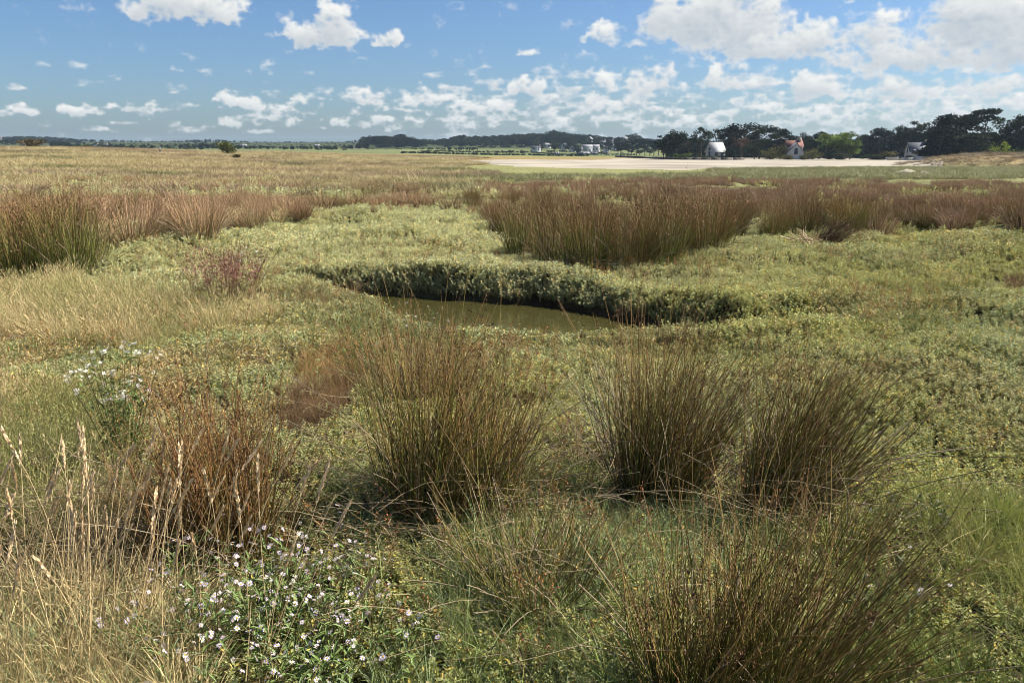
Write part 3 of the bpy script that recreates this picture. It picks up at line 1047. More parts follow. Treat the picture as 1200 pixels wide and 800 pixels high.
def rush_parts(seed, n, h, base_r, spread, lean=(0, 0), segs=5, w=.0017, sides=3, head=.4, dead=.2, c=(G_BASE, G_MID, G_TOP), hs=1.0, mat=None, headcol=(.20, .105, .055), sweep=0.0, bias=1.0, headlen=.07):
    """stems, seed heads and dead stems of one tussock"""
    r = np.random.default_rng(seed)
    up = np.array((0, 0, 1.0))

    def grow_paths(n, h, spread, droop):
        ang = r.uniform(0, 6.28, n)
        rho = np.sqrt(r.random(n))
        bx = np.stack((np.cos(ang) * rho * base_r, np.sin(ang) * rho * base_r, np.zeros(n) - .03), 1)
        out = np.stack((np.cos(ang), np.sin(ang), np.zeros(n)), 1) + r.normal(0, .35, (n, 3)) * (1, 1, 0)
        tilt = spread * (rho * .7 + np.abs(r.normal(0, .55, n)))
        d = unit(up + out * tilt[:, None] + np.array((lean[0], lean[1], 0)) * (.5 + .7 * r.random((n, 1))))
        ln = h * r.beta(2.6, 1.5, n) * 1.3
        s = np.linspace(0, 1, segs + 1)[None, :, None]
        dr = droop * r.random((n, 1, 1))
        kink = (r.random((n, 1, 1)) < .12) * r.normal(0, .35, (n, 1, 3)) * np.clip(s - r.uniform(.35, .8, (n, 1, 1)), 0, 1)
        wob = r.normal(0, .05, (n, 1, 3)) * np.sin(s * 3.1) + kink
        p = bx[:, None] + (d[:, None] * s + (out[:, None] + np.array((lean[0] * 2 + sweep, lean[1] * 2, 0))) * s ** 2.2 * dr - up * s ** 2.5 * dr * .35 + wob) * ln[:, None, None]
        return p, ln, s
    ms = MB()
    p, ln, s = grow_paths(n, h, spread, .16)
    k = r.uniform(.5, 1.45, (n, 1, 1))
    c0, c1, c2 = c
    f = s + r.normal(0, .13, (n, 1, 1))
    f = np.clip(f, 0, 1) ** bias
    col = np.where(f < .55, c0 + (c1 - c0) * (f / .55), c1 + (c2 - c1) * ((f - .55) / .45)) * k
    brown = (r.random(n) < (.28 if bias == 1 else .16))[:, None, None]
    col = np.where(brown, col * .35 + c2 * .65 * k, col)
    wd = w * r.uniform(.75, 1.2, (n, 1)) * np.array([1.0 - .72 * q ** 2 for q in s.ravel()])[None]
    strips(ms, p, wd, col, r, sides)
    mh = MB()
    m_ = min(n, max(4, int(n * head)))
    pick = r.permutation(n)[:m_]
    tip = p[pick, -1] * .86 + p[pick, -2] * .14
    dd = unit(p[pick, -1] - p[pick, -2])
    for q in range(13 if sides else 4):
        o_ = r.normal(0, (.006 if sides else .012) * hs, tip.shape)
        hc = np.array(headcol) * r.uniform(.6, 1.5, (m_, 1))
        diamonds(mh, tip + o_ - dd * (r.random((m_, 1)) * headlen * hs), unit(dd * .8 + r.normal(0, .5, dd.shape)), r.uniform(.008, .018, m_) * (1 if sides else 1.5) * hs, r.uniform(.0016, .0034, m_) * (1 if sides else 1.3) * hs, hc, r)
    md_ = MB()
    nd_ = max(6, int(n * dead))
    p, ln, s = grow_paths(nd_, h * .72, spread * 2.1, .55)
    col = np.array((.30, .235, .15))[None, None] * r.uniform(.45, 1.15, (nd_, 1, 1)) * np.ones((nd_, segs + 1, 1))
    strips(md_, p, w * .9 * np.ones((nd_, segs + 1)), col, r, sides)
    mat = mat or M_RUSH
    return ms, mh, md_


def rush_meshes(*a, mat=None, **k):
    return [q.mesh(n_, mat or M_RUSH) for q, n_ in zip(rush_parts(*a, **k), ('stems', 'seed_heads', 'dead_stems'))]


def rush_thing(meshes, loc, label, group=None, rz=0, name='rush_tussock', cat='rush', color=(1, 1, 1), scale=1):
    t_ = thing(name, loc, label, cat, group, rz)
    for me, n_ in zip(meshes, ('stems', 'seed_heads', 'dead_stems')):
        put(n_, me, t_)['kind'] = 'stuff'
    paint(t_, color)
    t_.scale = (scale,) * 3
    return t_


REDB = (np.array((.10, .085, .025)), np.array((.19, .125, .045)), np.array((.28, .175, .085)))
TANB = (np.array((.13, .105, .045)), np.array((.30, .205, .105)), np.array((.43, .285, .165)))
GRNB = (np.array((.095, .125, .024)), np.array((.165, .165, .040)), np.array((.23, .155, .065)))
near_list = [
    # u, v, n, h, base radius, spread, lean, colours, label
    (525, 606, 1050, 1.0, .24, .19, (.13, 0), (G_BASE, G_MID, G_TOP), 'tall brown-green rush clump in the middle below the pool, widest of the near clumps', .35, .3),
    (772, 600, 1000, 1.04, .15, .17, (.10, .05), (G_BASE * .8, G_MID * .85, G_TOP * .85), 'dark upright rush clump right of centre, second of the three near clumps', .4, .3),
    (912, 600, 900, .88, .16, .20, (.30, .02), (G_BASE * .85, G_MID * .85, G_TOP * .8), 'rush clump leaning right with dark spiky tops, third of the three near clumps', .4, .35),
    (856, 836, 1050, .84, .22, .38, (.22, 0), (G_BASE * .9, G_MID * .9, G_TOP * .8), 'nearest rush clump fanning out at the bottom edge right of centre', .3, .12),
    (262, 655, 800, .90, .20, .19, (.03, 0), (np.array((.09, .08, .022)), np.array((.19, .125, .038)), np.array((.29, .145, .060))), 'rusty red-brown rush clump behind the white asters', .9, .15),
    (640, 700, 360, .55, .20, .45, (.05, 0), GRNB, 'short loose green rush clump low in the middle foreground', .15, .5),
    (487, 470, 420, .58, .16, .40, (0, 0), (G_MID, np.array((.20, .13, .05)), np.array((.30, .19, .09))), 'orange-brown feathery clump beside the near edge of the pool', .5, .2),
    (700, 560, 240, .42, .24, .8, (-.3, 0), (np.array((.09, .06, .035)), np.array((.15, .10, .06)), np.array((.2, .14, .09))), 'collapsed dead rush clump at the left foot of the dark clump', .1, .9),
    (100, 690, 300, .52, .26, .7, (.2, .1), (np.array((.08, .06, .03)), np.array((.18, .125, .06)), np.array((.26, .18, .09))), 'collapsed straw-brown clump in the lower left behind the tall grass stalks', .1, .9),
    (980, 655, 120, .45, .12, .5, (.15, 0), GRNB, 'small thin rush tuft right of the nearest clump', .4, .2),
]
def merge(lots):
    """join the stems (then heads, then dead stems) of several sub-clumps, each moved to its place"""
    out = []
    for k in range(3):
        m_ = MB()
        for off, parts in lots:
            q = parts[k]
            m_.v += [v_ + off for v_ in q.v]
            m_.c += q.c
            m_.q += [a_ + m_.n for a_ in q.q]
            m_.t += [a_ + m_.n for a_ in q.t]
            m_.n += q.n
        out.append(m_)
    return out


for i, (u, v, n, h, br, sp, ln, c, lab, hd, dd) in enumerate(near_list):
    loc = at(u, v)
    rr_ = np.random.default_rng(4000 + i)
    lots = []
    subs = 5
    for k in range(subs):
        a_ = k * 6.28 / subs + rr_.uniform(-.6, .6)
        off = np.array((math.cos(a_), math.sin(a_) * .8, 0)) * br * rr_.uniform(.4, 1.0)
        l2 = (ln[0] + off[0] / max(br, .1) * sp * .55 + rr_.normal(0, .04), ln[1] + off[1] / max(br, .1) * sp * .4 + rr_.normal(0, .05))
        lots.append((off, rush_parts(500 + 10 * i + k, int(.8 * n / subs * rr_.uniform(.65, 1.3)), h * rr_.uniform(.66, 1.1), br * .55, sp * .75, l2, w=.0025, c=c, head=hd * rr_.uniform(.6, 1.3), dead=dd, hs=1.0,
                                     headcol=(.10, .052, .026), bias=1.0, headlen=.30 if hd > .65 else .07)))
    rush_thing([q.mesh(n_, M_RUSH) for q, n_ in zip(merge(lots), ('stems', 'seed_heads', 'dead_stems'))], loc, lab)

# clumps of the belts: a few kinds, each copied
KINDS = [
    rush_meshes(600, 600, 1.0, .42, .15, (.04, 0), 4, .0038, 0, .5, .12, hs=2.0, bias=1.5, c=(G_BASE * .9, G_MID * .9, G_TOP * .95)),
    rush_meshes(601, 580, 1.0, .44, .19, (.06, 0), 4, .0038, 0, .55, .14, c=(G_BASE, np.array((.17, .125, .042)), REDB[2]), hs=2.0, bias=1.3),
    rush_meshes(602, 480, .95, .42, .27, (.03, 0), 4, .0036, 0, .55, .2, c=TANB, hs=2.0, headcol=(.32, .20, .12)),
    rush_meshes(603, 600, 1.05, .40, .17, (.05, 0), 4, .0038, 0, .4, .12, c=GRNB, hs=2.0, bias=1.5),
]
BELT_LABEL = {
    'left_front': ('tall rust-topped rushes with dark green feet at the left edge', 'rushes of the big left clump'),
    'left_back': ('pinkish tan rushes of the belt stretching in from the left edge', 'tan rushes of the left belt'),
    'left_dark': ('dark short rushes at the right end of the left belt', 'dark rushes ending the left belt'),
    'centre': ('thin brown rushes standing between the left belt and the main belt', 'thin rushes between the belts'),
    'main': ('brown-topped rushes of the broad belt behind the pool', 'brown rushes of the main belt'),
    'patch': ('low purplish rushes in the patch at the right edge beside the purslane', 'purplish rushes at the right edge'),
}
special = [
    (20, 327, 0, 1.12, 1.15, 'big left clump, dark hollow rush tussock with rusty plumes at the left edge'),
    (85, 322, 3, 1.06, 1.05, 'green-footed rush tussock at the right end of the big left clump'),
    (615, 298, 3, .84, 1.0, 'green rush tussock at the left corner of the main belt'),
    (690, 311, 0, .88, 1.0, 'foremost dark tussock of the main belt with straw litter at its foot'),
    (775, 306, 3, .86, 1.0, 'bright olive rush tussock at the front right of the main belt'),
    (840, 283, 0, .74, .8, 'rounded dark tussock standing out from the main belt toward the right'),
    (650, 306, 1, .86, 1.0, 'red-brown tussock between the green corner tussock and the foremost dark one'),
    (735, 309, 1, .88, 1.0, 'red-brown tussock right of the foremost dark one in the main belt'),
]
placed = []
cnt = 0
for (u, v, kd, hs_, tn, lab) in special:
    loc = at(u, v)
    placed.append(loc[:2])
    rush_thing(KINDS[kd], loc, lab, None, rng.uniform(0, 6.28), color=(tn * .95,) * 3, scale=hs_)
X, Y, Z = sample(60000, 8, 34, 41)
U, V = project(X, Y, Z)
for nme in BELT:
    lab, grp = BELT_LABEL[nme]
    cand = np.nonzero(in_belts(U, V, [nme]))[0]
    for i in cand[:4000]:
        rr_ = math.hypot(X[i], Y[i])
        gap = .52 + .016 * rr_
        if nme == 'centre':
            gap *= 1.7
        if cnt >= 285:
            break
        if placed and np.min(np.sum((np.array(placed) - (X[i], Y[i])) ** 2, 1)) < gap * gap:
            continue
        gn = float(fbm(np.array([X[i] * .22]), np.array([Y[i] * .22]), 333, 3)[0])
        if gn < (.40 if rr_ < 18 else .46) and nme in ('main', 'left_back') and rr_ > 13.5:
            continue
        placed.append((X[i], Y[i]))
        cnt += 1
        w = float(fbm(np.array([X[i] * .25]), np.array([Y[i] * .25]), 303, 3)[0]) + rng.normal(0, .08)
        kd = {'left_front': 0 if w < .5 else 1, 'left_back': 2 if w < .56 else 1, 'left_dark': 3, 'centre': 2, 'main': 1 if w < .55 else 0, 'patch': 2}[nme]
        hs_ = {'left_front': 1.18, 'left_back': .80, 'left_dark': .5, 'centre': .42, 'main': .80, 'patch': .36}[nme] * rng.uniform(.75, 1.12) * (.74 + .4 * float(sstep(.40, .6, gn))) * (1 - .38 * float(sstep(13, 24, rr_)))
        tn = rng.uniform(.8, 1.15)
        if nme in ('main', 'left_back'):
            adj = ('dark olive-footed', 'red-brown', 'pale tan-topped', 'green')[kd]
            row = 'front' if rr_ < 16.5 else 'middle' if rr_ < 22 else 'rear'
            if nme == 'main':
                zone = 'its left third' if U[i] < 740 else 'its middle' if U[i] < 960 else 'the right edge'
                lab = f'{adj} rush clump in the {row} rows of the main belt toward {zone}'
            else:
                zone = 'the left edge' if U[i] < 90 else 'its middle' if U[i] < 230 else 'its right tip'
                lab = f'{adj} rush clump in the {row} rows of the left belt toward {zone}'
        rush_thing(KINDS[kd], (X[i], Y[i], Z[i]), lab, grp, rng.uniform(0, 6.28), color=(tn, tn * rng.uniform(.93, 1.03), tn * rng.uniform(.9, 1.05)), scale=hs_)
print('rush things', cnt)


def one_mesh(parts, mat, name):
    mb = MB()
    for q in parts:
        mb.v += q.v; mb.c += q.c
        mb.q += [a + mb.n for a in q.q]; mb.t += [a + mb.n for a in q.t]
        mb.n += q.n
    return mb.mesh(name, mat)


RUSH_FAR = [proto('rush_clump', one_mesh(rush_parts(700 + i, 150, .85, .42, .38, (.05, 0), 3, .0085, 0, .5, .2, c=(one * .55, one * .85, one * 1.1), hs=3.2, headcol=(.75, .6, .55)), M_RUSHI, 'rush_clump')) for i in range(4)]


def far_rushes():
    X, Y, Z = sample(26000, 20, 62, 40)
    u, v = project(X, Y, Z)
    big = in_belts(u, v)
    k = (inpoly(FAR_BELT, u, v) | big) & (rng.random(len(X)) < np.where(big, .32, .42))
    for g in GAPS:
        k &= ~inpoly(g, u, v)
    k &= (rng.random(len(X)) < np.where(u < 560, sstep(.38, .55, fbm(X * .12, Y * .12, 401, 3)) * .55 + .04, sstep(.40, .52, fbm(X * .16, Y * .12, 409, 3)) * .8 + .04))
    X, Y, Z, u, v = X[k], Y[k], Z[k], u[k], v[k]
    n = len(X)
    w = fbm(X * .2, Y * .2, 404, 3)[:, None]
    left = sstep(700, 300, u)[:, None]
    tint = np.array((.36, .25, .145)) * (1 - w) + np.array((.27, .18, .105)) * w
    tint = tint * (1 - left) + (np.array((.42, .30, .15)) * (1 - w) + np.array((.32, .22, .12)) * w) * left
    tint *= rng.uniform(.8, 1.2, (n, 1))
    rot = np.stack((rng.normal(0, .08, n), rng.normal(.05, .08, n), rng.uniform(0, 6.28, n)), 1)
    scl = rng.uniform(.75, 1.1, n) * np.where(u < 560, .56, .62) * (1 - .3 * sstep(24, 46, np.hypot(X, Y)))
    scatter('far_rushes', np.stack((X, Y, Z), 1), rot, scl, tint, RUSH_FAR, 'mauve-brown rushes massed across the marsh toward the bay', 'rushes')
    # the dry dune grassland on the left
    X, Y, Z = sample(60000, 27, 290, 40, 1.9)
    u, v = project(X, Y, Z)
    az = np.degrees(np.arctan2(X, Y))
    r = np.hypot(X, Y)
    k = (az < -2 + 6 * (fbm(X * .04, Y * .04, 411, 3) - .5)) & (rng.random(len(X)) < .85) & ~inpoly(SAND_PX, u, v)
    k &= (r > 52) | ((fbm(X * .1, Y * .1, 415, 3) > .44) & ~in_belts(u, v) & (v < 232))
    hill = (np.hypot((X - 92) / 30, (Y - 133) / 15) < .95) & (rng.random(len(X)) < .9)
    k |= hill
    X, Y, Z, r, u, hill = X[k], Y[k], Z[k], r[k], u[k], hill[k]
    n = len(X)
    w = fbm(X * .06, Y * .06, 421, 4)[:, None]
    w2 = fbm(X * .15, Y * .1, 427, 3)[:, None]
    tint = np.array((.47, .39, .20)) * (1 - w) + np.array((.39, .31, .15)) * w
    tint = tint + (np.array((.14, .15, .055)) - tint) * sstep(.58, .68, w2) * .85
    tint = tint + (np.array((.27, .185, .12)) - tint) * (sstep(.50, .62, fbm(X * .04 + 9, Y * .09, 431, 4))[:, None] * .75)
    tint[hill] = np.array((.26, .20, .115)) * rng.uniform(.6, 1.2, (hill.sum(), 1))
    tint *= rng.uniform(.8, 1.2, (n, 1))
    rot = np.stack((rng.normal(0, .1, n), rng.normal(.05, .1, n), rng.uniform(0, 6.28, n)), 1)
    scatter('dune_grass', np.stack((X, Y, Z), 1), rot, rng.uniform(.7, 1.3, n)[:, None] * np.stack((1 + r / 110, 1 + r / 110, .9 + 0 * r), 1), tint, TUFT_FAR, 'straw-coloured dune grass rolling back to the left horizon', 'grass')
    # green saltmarsh strip before the sand
    X, Y, Z = sample(30000, 55, 150, 40)
    u, v = project(X, Y, Z)
    k = (inpoly([(560, 206), (700, 206), (830, 204), (830, 198.5), (1000, 197), (1300, 196), (1300, 209), (900, 212), (560, 214)], u, v)) & ~inpoly(SAND_PX, u, v)
    X, Y, Z, u = X[k], Y[k], Z[k], u[k]
    n = len(X)
    tint = np.array((.225, .22, .10)) * rng.uniform(.7, 1.3, (n, 1))
    rot = np.stack((rng.normal(0, .1, n), rng.normal(0, .1, n), rng.uniform(0, 6.28, n)), 1)
    scatter('saltmarsh_grass', np.stack((X, Y, Z), 1), rot, np.stack((np.full(n, 1.6), np.full(n, 1.6), np.full(n, .7)), 1) * rng.uniform(.7, 1.3, (n, 1)), tint, TUFT_FAR,
            'low green saltmarsh growth along the near edge of the sand', 'grass')


far_rushes()

# ------------------------------------------------------------------ the leaning dead tussock and litter in the middle distance
loc = at(958, 293)
t_ = thing('dead_tussock', loc, 'toppled dark tussock leaning right with a pale straw base, alone before the belt', 'rush')
for nme, q in zip(('stems', 'seed_heads', 'dead_stems'),
                  rush_parts(810, 380, .75, .16, .22, (.95, 0), 4, .0036, 0, .3, .05, c=(np.array((.04, .032, .02)), np.array((.07, .05, .03)), np.array((.15, .09, .05))), hs=2)):
    put(nme, q.mesh(nme, M_RUSH), t_)['kind'] = 'stuff'
r_ = np.random.default_rng(811)
mb = MB()
n = 320
p0 = np.stack((r_.normal(-.26, .16, n), r_.normal(-.1, .14, n), r_.uniform(.05, .24, n)), 1)
d = unit(np.stack((r_.normal(-.5, .5, n), r_.normal(0, .5, n), r_.uniform(-.1, .35, n)), 1))
s = np.linspace(0, 1, 3)[None, :, None]
strips(mb, p0[:, None] + d[:, None] * s * r_.uniform(.15, .34, (n, 1, 1)), np.full((n, 3), .0055), np.array((.50, .39, .23)) * r_.uniform(.6, 1.1, (n, 1, 1)) * np.ones((n, 3, 1)), r_)
put('straw_base', mb.mesh('straw_base', M_RUSH), t_)['kind'] = 'stuff'


def litter(u, v, n, ln, label, col=(.36, .29, .2)):
    mb = MB()
    p0 = np.stack((r_.normal(0, ln * .5, n), r_.normal(0, ln * .35, n), np.abs(r_.normal(.05, .05, n))), 1)
    d = unit(np.stack((r_.normal(0, 1, n), r_.normal(0, .5, n), r_.uniform(-.1, .45, n)), 1))
    bend = r_.normal(0, .2, (n, 1, 3))
    strips(mb, p0[:, None] + (d[:, None] * s + bend * s ** 2) * r_.uniform(.5, 1, (n, 1, 1)) * ln, np.full((n, 3), .0032), np.array(col) * r_.uniform(.4, 1.1, (n, 1, 1)) * np.ones((n, 3, 1)), r_)
    tag(put('straw_litter', mb.mesh('straw_litter', M_RUSH), None, at(u, v)), label, 'straw heap')


litter(566, 291, 130, .42, 'bleached straw heap left of the green corner tussock of the main belt')
litter(690, 314, 160, .4, 'greyish straw heap under the foremost dark tussock', (.26, .21, .15))
litter(640, 292, 90, .4, 'thin straw heap lying inside the main belt corner', (.3, .24, .16))

# ------------------------------------------------------------------ tall dry grass stalks near left
r_ = np.random.default_rng(900)


def stalk_thing(u0, u1, v0, v1, n, h, label, lean=.16):
    us, vs = r_.uniform(u0, u1, n), r_.uniform(v0, v1, n)
    base = at((u0 + u1) / 2, (v0 + v1) / 2)
    t_ = thing('dry_grass_stand', base, label, 'grass')
    p0 = at_many(us, vs) - base
    ln = h * r_.uniform(.7, 1.15, n)
    le = r_.normal(lean, .13, (n, 1))
    d = unit(np.concatenate((le, r_.normal(.05, .12, (n, 1)), np.ones((n, 1))), 1))
    s = np.linspace(0, 1, 7)[None, :, None]
    bend = np.stack((r_.normal(.06, .09, n), r_.normal(0, .05, n), np.zeros(n)), 1)
    p = p0[:, None] + (d[:, None] * s + bend[:, None] * s ** 2.5) * ln[:, None, None]
    base_c, top_c = np.array((.50, .37, .17)), np.array((.74, .56, .31))
    for i in range(n):
        mb = MB()
        wd = r_.uniform(.0014, .0021) * np.linspace(1, .6, 7)[None]
        strips(mb, p[i:i + 1], wd, (base_c + (top_c - base_c) * s) * r_.uniform(.75, 1.15), r_, 3)
        st = put('stalk', mb.mesh('stalk', M_RUSH), t_)
        if r_.random() > .66:
            continue
        mb = MB()
        k_ = 64
        f = np.linspace(0, 1, k_)
        tip, dd = p[i, -1], unit(p[i, -1] - p[i, -2])
        hl = r_.uniform(.09, .17)
        ww = (.0018 + .0040 * np.sin(math.pi * np.minimum(1, .12 + f * .88))) * r_.uniform(.8, 1.2)
        diamonds(mb, tip + dd * ((.2 - f) * hl)[:, None] + r_.normal(0, .0012, (k_, 3)), unit(dd + r_.normal(0, .09, (k_, 3))), np.full(k_, .022), ww, np.array((.78, .60, .36)) * r_.uniform(.7, 1.15, (k_, 1)), r_)
        put('seed_spike', mb.mesh('seed_spike', M_RUSH), st)
    mb = MB()
    nb = int(n * 2.2)
    j = r_.integers(0, n, nb)
    ang = r_.uniform(0, 6.28, nb)
    out = np.stack((np.cos(ang), np.sin(ang), np.zeros(nb)), 1)
    b0 = p0[j] + out * .03
    bl = h * r_.uniform(.25, .65, nb)
    d2 = unit(np.array((lean, 0, 1.0)) + out * r_.uniform(.1, .5, (nb, 1)))
    pp = b0[:, None] + (d2[:, None] * s + (out[:, None] * .5 - np.array((0, 0, .45))) * s ** 2.4 * r_.random((nb, 1, 1))) * bl[:, None, None]
    straw = (r_.random(nb) < .72)[:, None, None]
    cc = np.where(straw, np.array((.52, .41, .21)), np.array((.19, .24, .13))) * r_.uniform(.65, 1.2, (nb, 1, 1)) * np.ones((1, 7, 1))
    strips(mb, pp, r_.uniform(.0012, .0028, (nb, 1)) * np.linspace(1, .15, 7)[None], cc, r_)
    put('blades', mb.mesh('blades', M_RUSH), t_)['kind'] = 'stuff'
    paint(t_, (1, 1, 1))


stalk_thing(-40, 60, 740, 860, 32, .80, 'tall straw grass stand with seed spikes in the lower left corner')
stalk_thing(70, 150, 735, 850, 34, .82, 'straw grass stand with seed spikes, second from the left corner')
stalk_thing(150, 240, 730, 830, 24, .74, 'loose straw grass stand left of the white asters')
stalk_thing(270, 340, 800, 870, 8, .78, 'few straw stalks rising through the white asters', .22)
stalk_thing(-120, -40, 690, 860, 14, .8, 'straw grass stand half outside the left edge')
stalk_thing(190, 300, 700, 760, 9, .66, 'scattered straw stalks between the rusty clump and the white asters', .2)
stalk_thing(180, 220, 640, 660, 6, .7, 'thin straw stalks in front of the rusty rush clump', .05)


# ------------------------------------------------------------------ asters
def flower_mesh(seed, pet=(.70, .62, .75), dead=False):
    r = np.random.default_rng(seed)
    mb = MB()
    k = 13
    ang = np.arange(k) * 2 * math.pi / k + r.normal(0, .12, k)
    d = np.stack((np.cos(ang), np.sin(ang), r.normal(.12, .22, k)), 1)
    p = np.stack((np.cos(ang), np.sin(ang), np.zeros(k)), 1) * .0032
    leaves(mb, p, unit(d), np.array((0, 0, 1.0)) * np.ones((k, 3)), r.uniform(.0085, .0115, k), np.full(k, .0015), np.array(pet) * r.uniform(.85, 1.05, (k, 1)))
    th = np.linspace(0, 2 * math.pi, 8)[:-1]
    v = [(0, 0, .0042)] + [(.0038 * math.cos(a), .0038 * math.sin(a), .0012) for a in th]
    mb.add(v, (.62, .40, .05), None, [(0, 1 + i, 1 + (i + 1) % 7) for i in range(7)])
    return mb.mesh('flower', M_PLANT)


FLOWERS = [flower_mesh(i) for i in range(4)] + [flower_mesh(9, (.80, .79, .78))]


def aster(u, v, h, w, n_st, n_fl, label, stem_c=(.12, .11, .04), leaf_c=(.12, .175, .045), n_leaf=9, fl_part=None, fl_scale=1.0, seeds=None, lean=(0, 0), white=False, name='aster_plant', cat='flowering plant'):
    r = np.random.default_rng(int(u * 7 + v))
    base = at(u, v)
    t_ = thing(name, base, label, cat)
    ang, rho = r.uniform(0, 6.28, n_st), np.sqrt(r.random(n_st))
    p0 = np.stack((np.cos(ang) * rho * w * .55, np.sin(ang) * rho * w * .45, np.full(n_st, -.02)), 1)
    out = np.stack((np.cos(ang) * rho, np.sin(ang) * rho, np.zeros(n_st)), 1)
    ln = h * r.uniform(.6, 1.12, n_st)
    s = np.linspace(0, 1, 6)[None, :, None]
    d = unit(np.array((lean[0], lean[1], 1.0)) + out * (.10 if white else .32) + r.normal(0, .07 if white else .12, (n_st, 3)))
    p = p0[:, None] + (d[:, None] * s + out[:, None] * s ** 2 * .15) * ln[:, None, None]
    mb = MB()
    strips(mb, p, np.full((n_st, 6), .0017), np.array(stem_c) * r.uniform(.7, 1.3, (n_st, 1, 1)) * np.ones((n_st, 6, 1)), r, 3)
    put('stems', mb.mesh('stems', M_PLANT), t_)['kind'] = 'stuff'
    mb = MB()
    nl = n_st * n_leaf
    j = np.repeat(np.arange(n_st), n_leaf)
    f = r.uniform(.15, 1, nl)
    q = p0[j] + d[j] * (f * ln[j])[:, None]
    a = r.uniform(0, 6.28, nl)
    dd = unit(np.stack((np.cos(a), np.sin(a), r.uniform(.1, 1.1, nl)), 1))
    leaves(mb, q, dd, np.array((0, 0, 1.0)) * np.ones((nl, 3)), r.uniform(.03, .07, nl), r.uniform(.003, .0062, nl), np.array(leaf_c) * r.uniform(.65, 1.4, (nl, 1)))
    put('leaves', mb.mesh('leaves', M_PLANT), t_)['kind'] = 'stuff'
    if seeds:
        mb = MB()
        m_ = n_st * 26
        j = r.integers(0, n_st, m_)
        q = p0[j] + d[j] * (r.uniform(.6, 1.05, (m_, 1)) * ln[j][:, None]) + r.normal(0, .03, (m_, 3))
        diamonds(mb, q, unit(r.normal(0, .5, (m_, 3)) + np.array((0, 0, .7))), r.uniform(.015, .03, m_), r.uniform(.003, .007, m_), np.array(seeds) * r.uniform(.6, 1.4, (m_, 1)), r)
        put('seed_heads', mb.mesh('seed_heads', M_PLANT), t_)['kind'] = 'stuff'
    for i in range(n_fl):
        j = i % n_st
        if fl_part is not None:
            j = int(np.argsort(p0[:, 0])[int(n_st * fl_part[0]) + (i % max(1, int(n_st * (fl_part[1] - fl_part[0]))))])
        o = put('flower', FLOWERS[4 if white else i % len(FLOWERS)], t_)
        tip = p[j, -1]
        q_ = .016 if white else .02
        if i // n_st and not white:                      # the second head of a stem hangs on a side branch
            tip = tip + np.array((math.cos(2.4 * i), math.sin(2.4 * i), -.35)) * .05
        o.location = Vector(tip) + Vector((r.normal(0, q_), r.normal(0, q_), r.normal(.018, .012)))
        o.rotation_euler = (r.normal(.15, .5), r.normal(.2, .5), r.uniform(0, 6))
        o.scale = (r.uniform(.6, .95) * fl_scale,) * 3
    paint(t_, (1, 1, 1))


aster(235, 790, .34, .34, 26, 56, 'leafy white aster plant low in the lower left beside the straw grass')
aster(300, 760, .36, .34, 44, 100, 'white aster plant full of flowers in the middle of the flower patch')
aster(360, 735, .36, .36, 46, 105, 'white aster plant thick with flowers at the back right of the flower patch')
aster(415, 800, .34, .36, 40, 86, 'white aster plant at the right end of the flower patch')
aster(320, 850, .32, .40, 28, 56, 'white aster plant at the bottom edge under the flower patch')
aster(230, 700, .34, .20, 10, 9, 'tall pale aster sprig at the top left of the flower patch')
aster(146, 548, .62, .13, 46, 130, 'white-topped aster standing alone at the left among the purslane', fl_scale=1.15, white=True, lean=(.02, 0))
aster(262, 356, .70, .66, 95, 0, 'purplish red seeding bush left of the pool', (.14, .06, .035), (.16, .085, .05), 8, seeds=(.30, .12, .11), name='seeding_bush', cat='bush')
aster(294, 352, .55, .25, 16, 26, 'white-flowered aster against the right side of the purplish bush', (.12, .08, .04), (.11, .09, .04), 7, fl_scale=1.7)
aster(325, 366, .16, .5, 12, 12, 'low pale asters scattered before the purplish bush', (.16, .1, .05), (.15, .1, .05), 6, fl_scale=1.5)
aster(484, 425, .48, .22, 14, 14, 'brownish aster with white tops on the near pool edge', (.17, .11, .05), (.12, .13, .045), 8, fl_scale=1.4)
aster(428, 445, .40, .26, 18, 5, 'bright green aster plant beside the orange dead grass', (.10, .12, .03), (.10, .15, .035), 12, fl_scale=1.3)
aster(1072, 630, .26, .30, 14, 14, 'scattered white asters in the grass at the lower right', leaf_c=(.09, .12, .035))
aster(1020, 720, .24, .30, 10, 6, 'few white asters behind the nearest rush clump on the right', leaf_c=(.09, .12, .035))

# ------------------------------------------------------------------ trees
def tube(mb, pts, rad, col, sides=6):
    pts = np.asarray(pts, float)
    n = len(pts)
    d = unit(np.gradient(pts, axis=0))
    a = unit(np.cross(d, np.array((.31, .17, .93)) if abs(d[0, 2]) < .9 else np.array((1.0, .2, 0))))
    b_ = np.cross(d, a)
    th = np.arange(sides) * 2 * math.pi / sides
    v = pts[:, None] + (np.cos(th)[None, :, None] * a[:, None] + np.sin(th)[None, :, None] * b_[:, None]) * np.asarray(rad)[:, None, None]
    i = np.arange(n * sides).reshape(n, sides)
    nx = np.roll(i, -1, 1)
    mb.add(v.reshape(-1, 3), col, np.stack((i[:-1], nx[:-1], nx[1:], i[1:]), -1).reshape(-1, 4))


def clump_leaves(mb, c, rad, n, size, r, flat=1.0, k=1.0):
    """n leaf sprays filling a clump"""
    q = unit(r.normal(size=(n, 3))) * (r.random((n, 1)) ** .45)
    p = c + q * np.array((rad, rad, rad * flat))
    d = unit(q * .7 + r.normal(0, .6, (n, 3)) + np.array((0, 0, .25)))
    col = np.ones((n, 3)) * r.uniform(.6, 1.35, (n, 1)) * k
    diamonds(mb, p - d * size * .5, d, size * r.uniform(.7, 1.4, n), size * r.uniform(.22, .42, n), col, r)


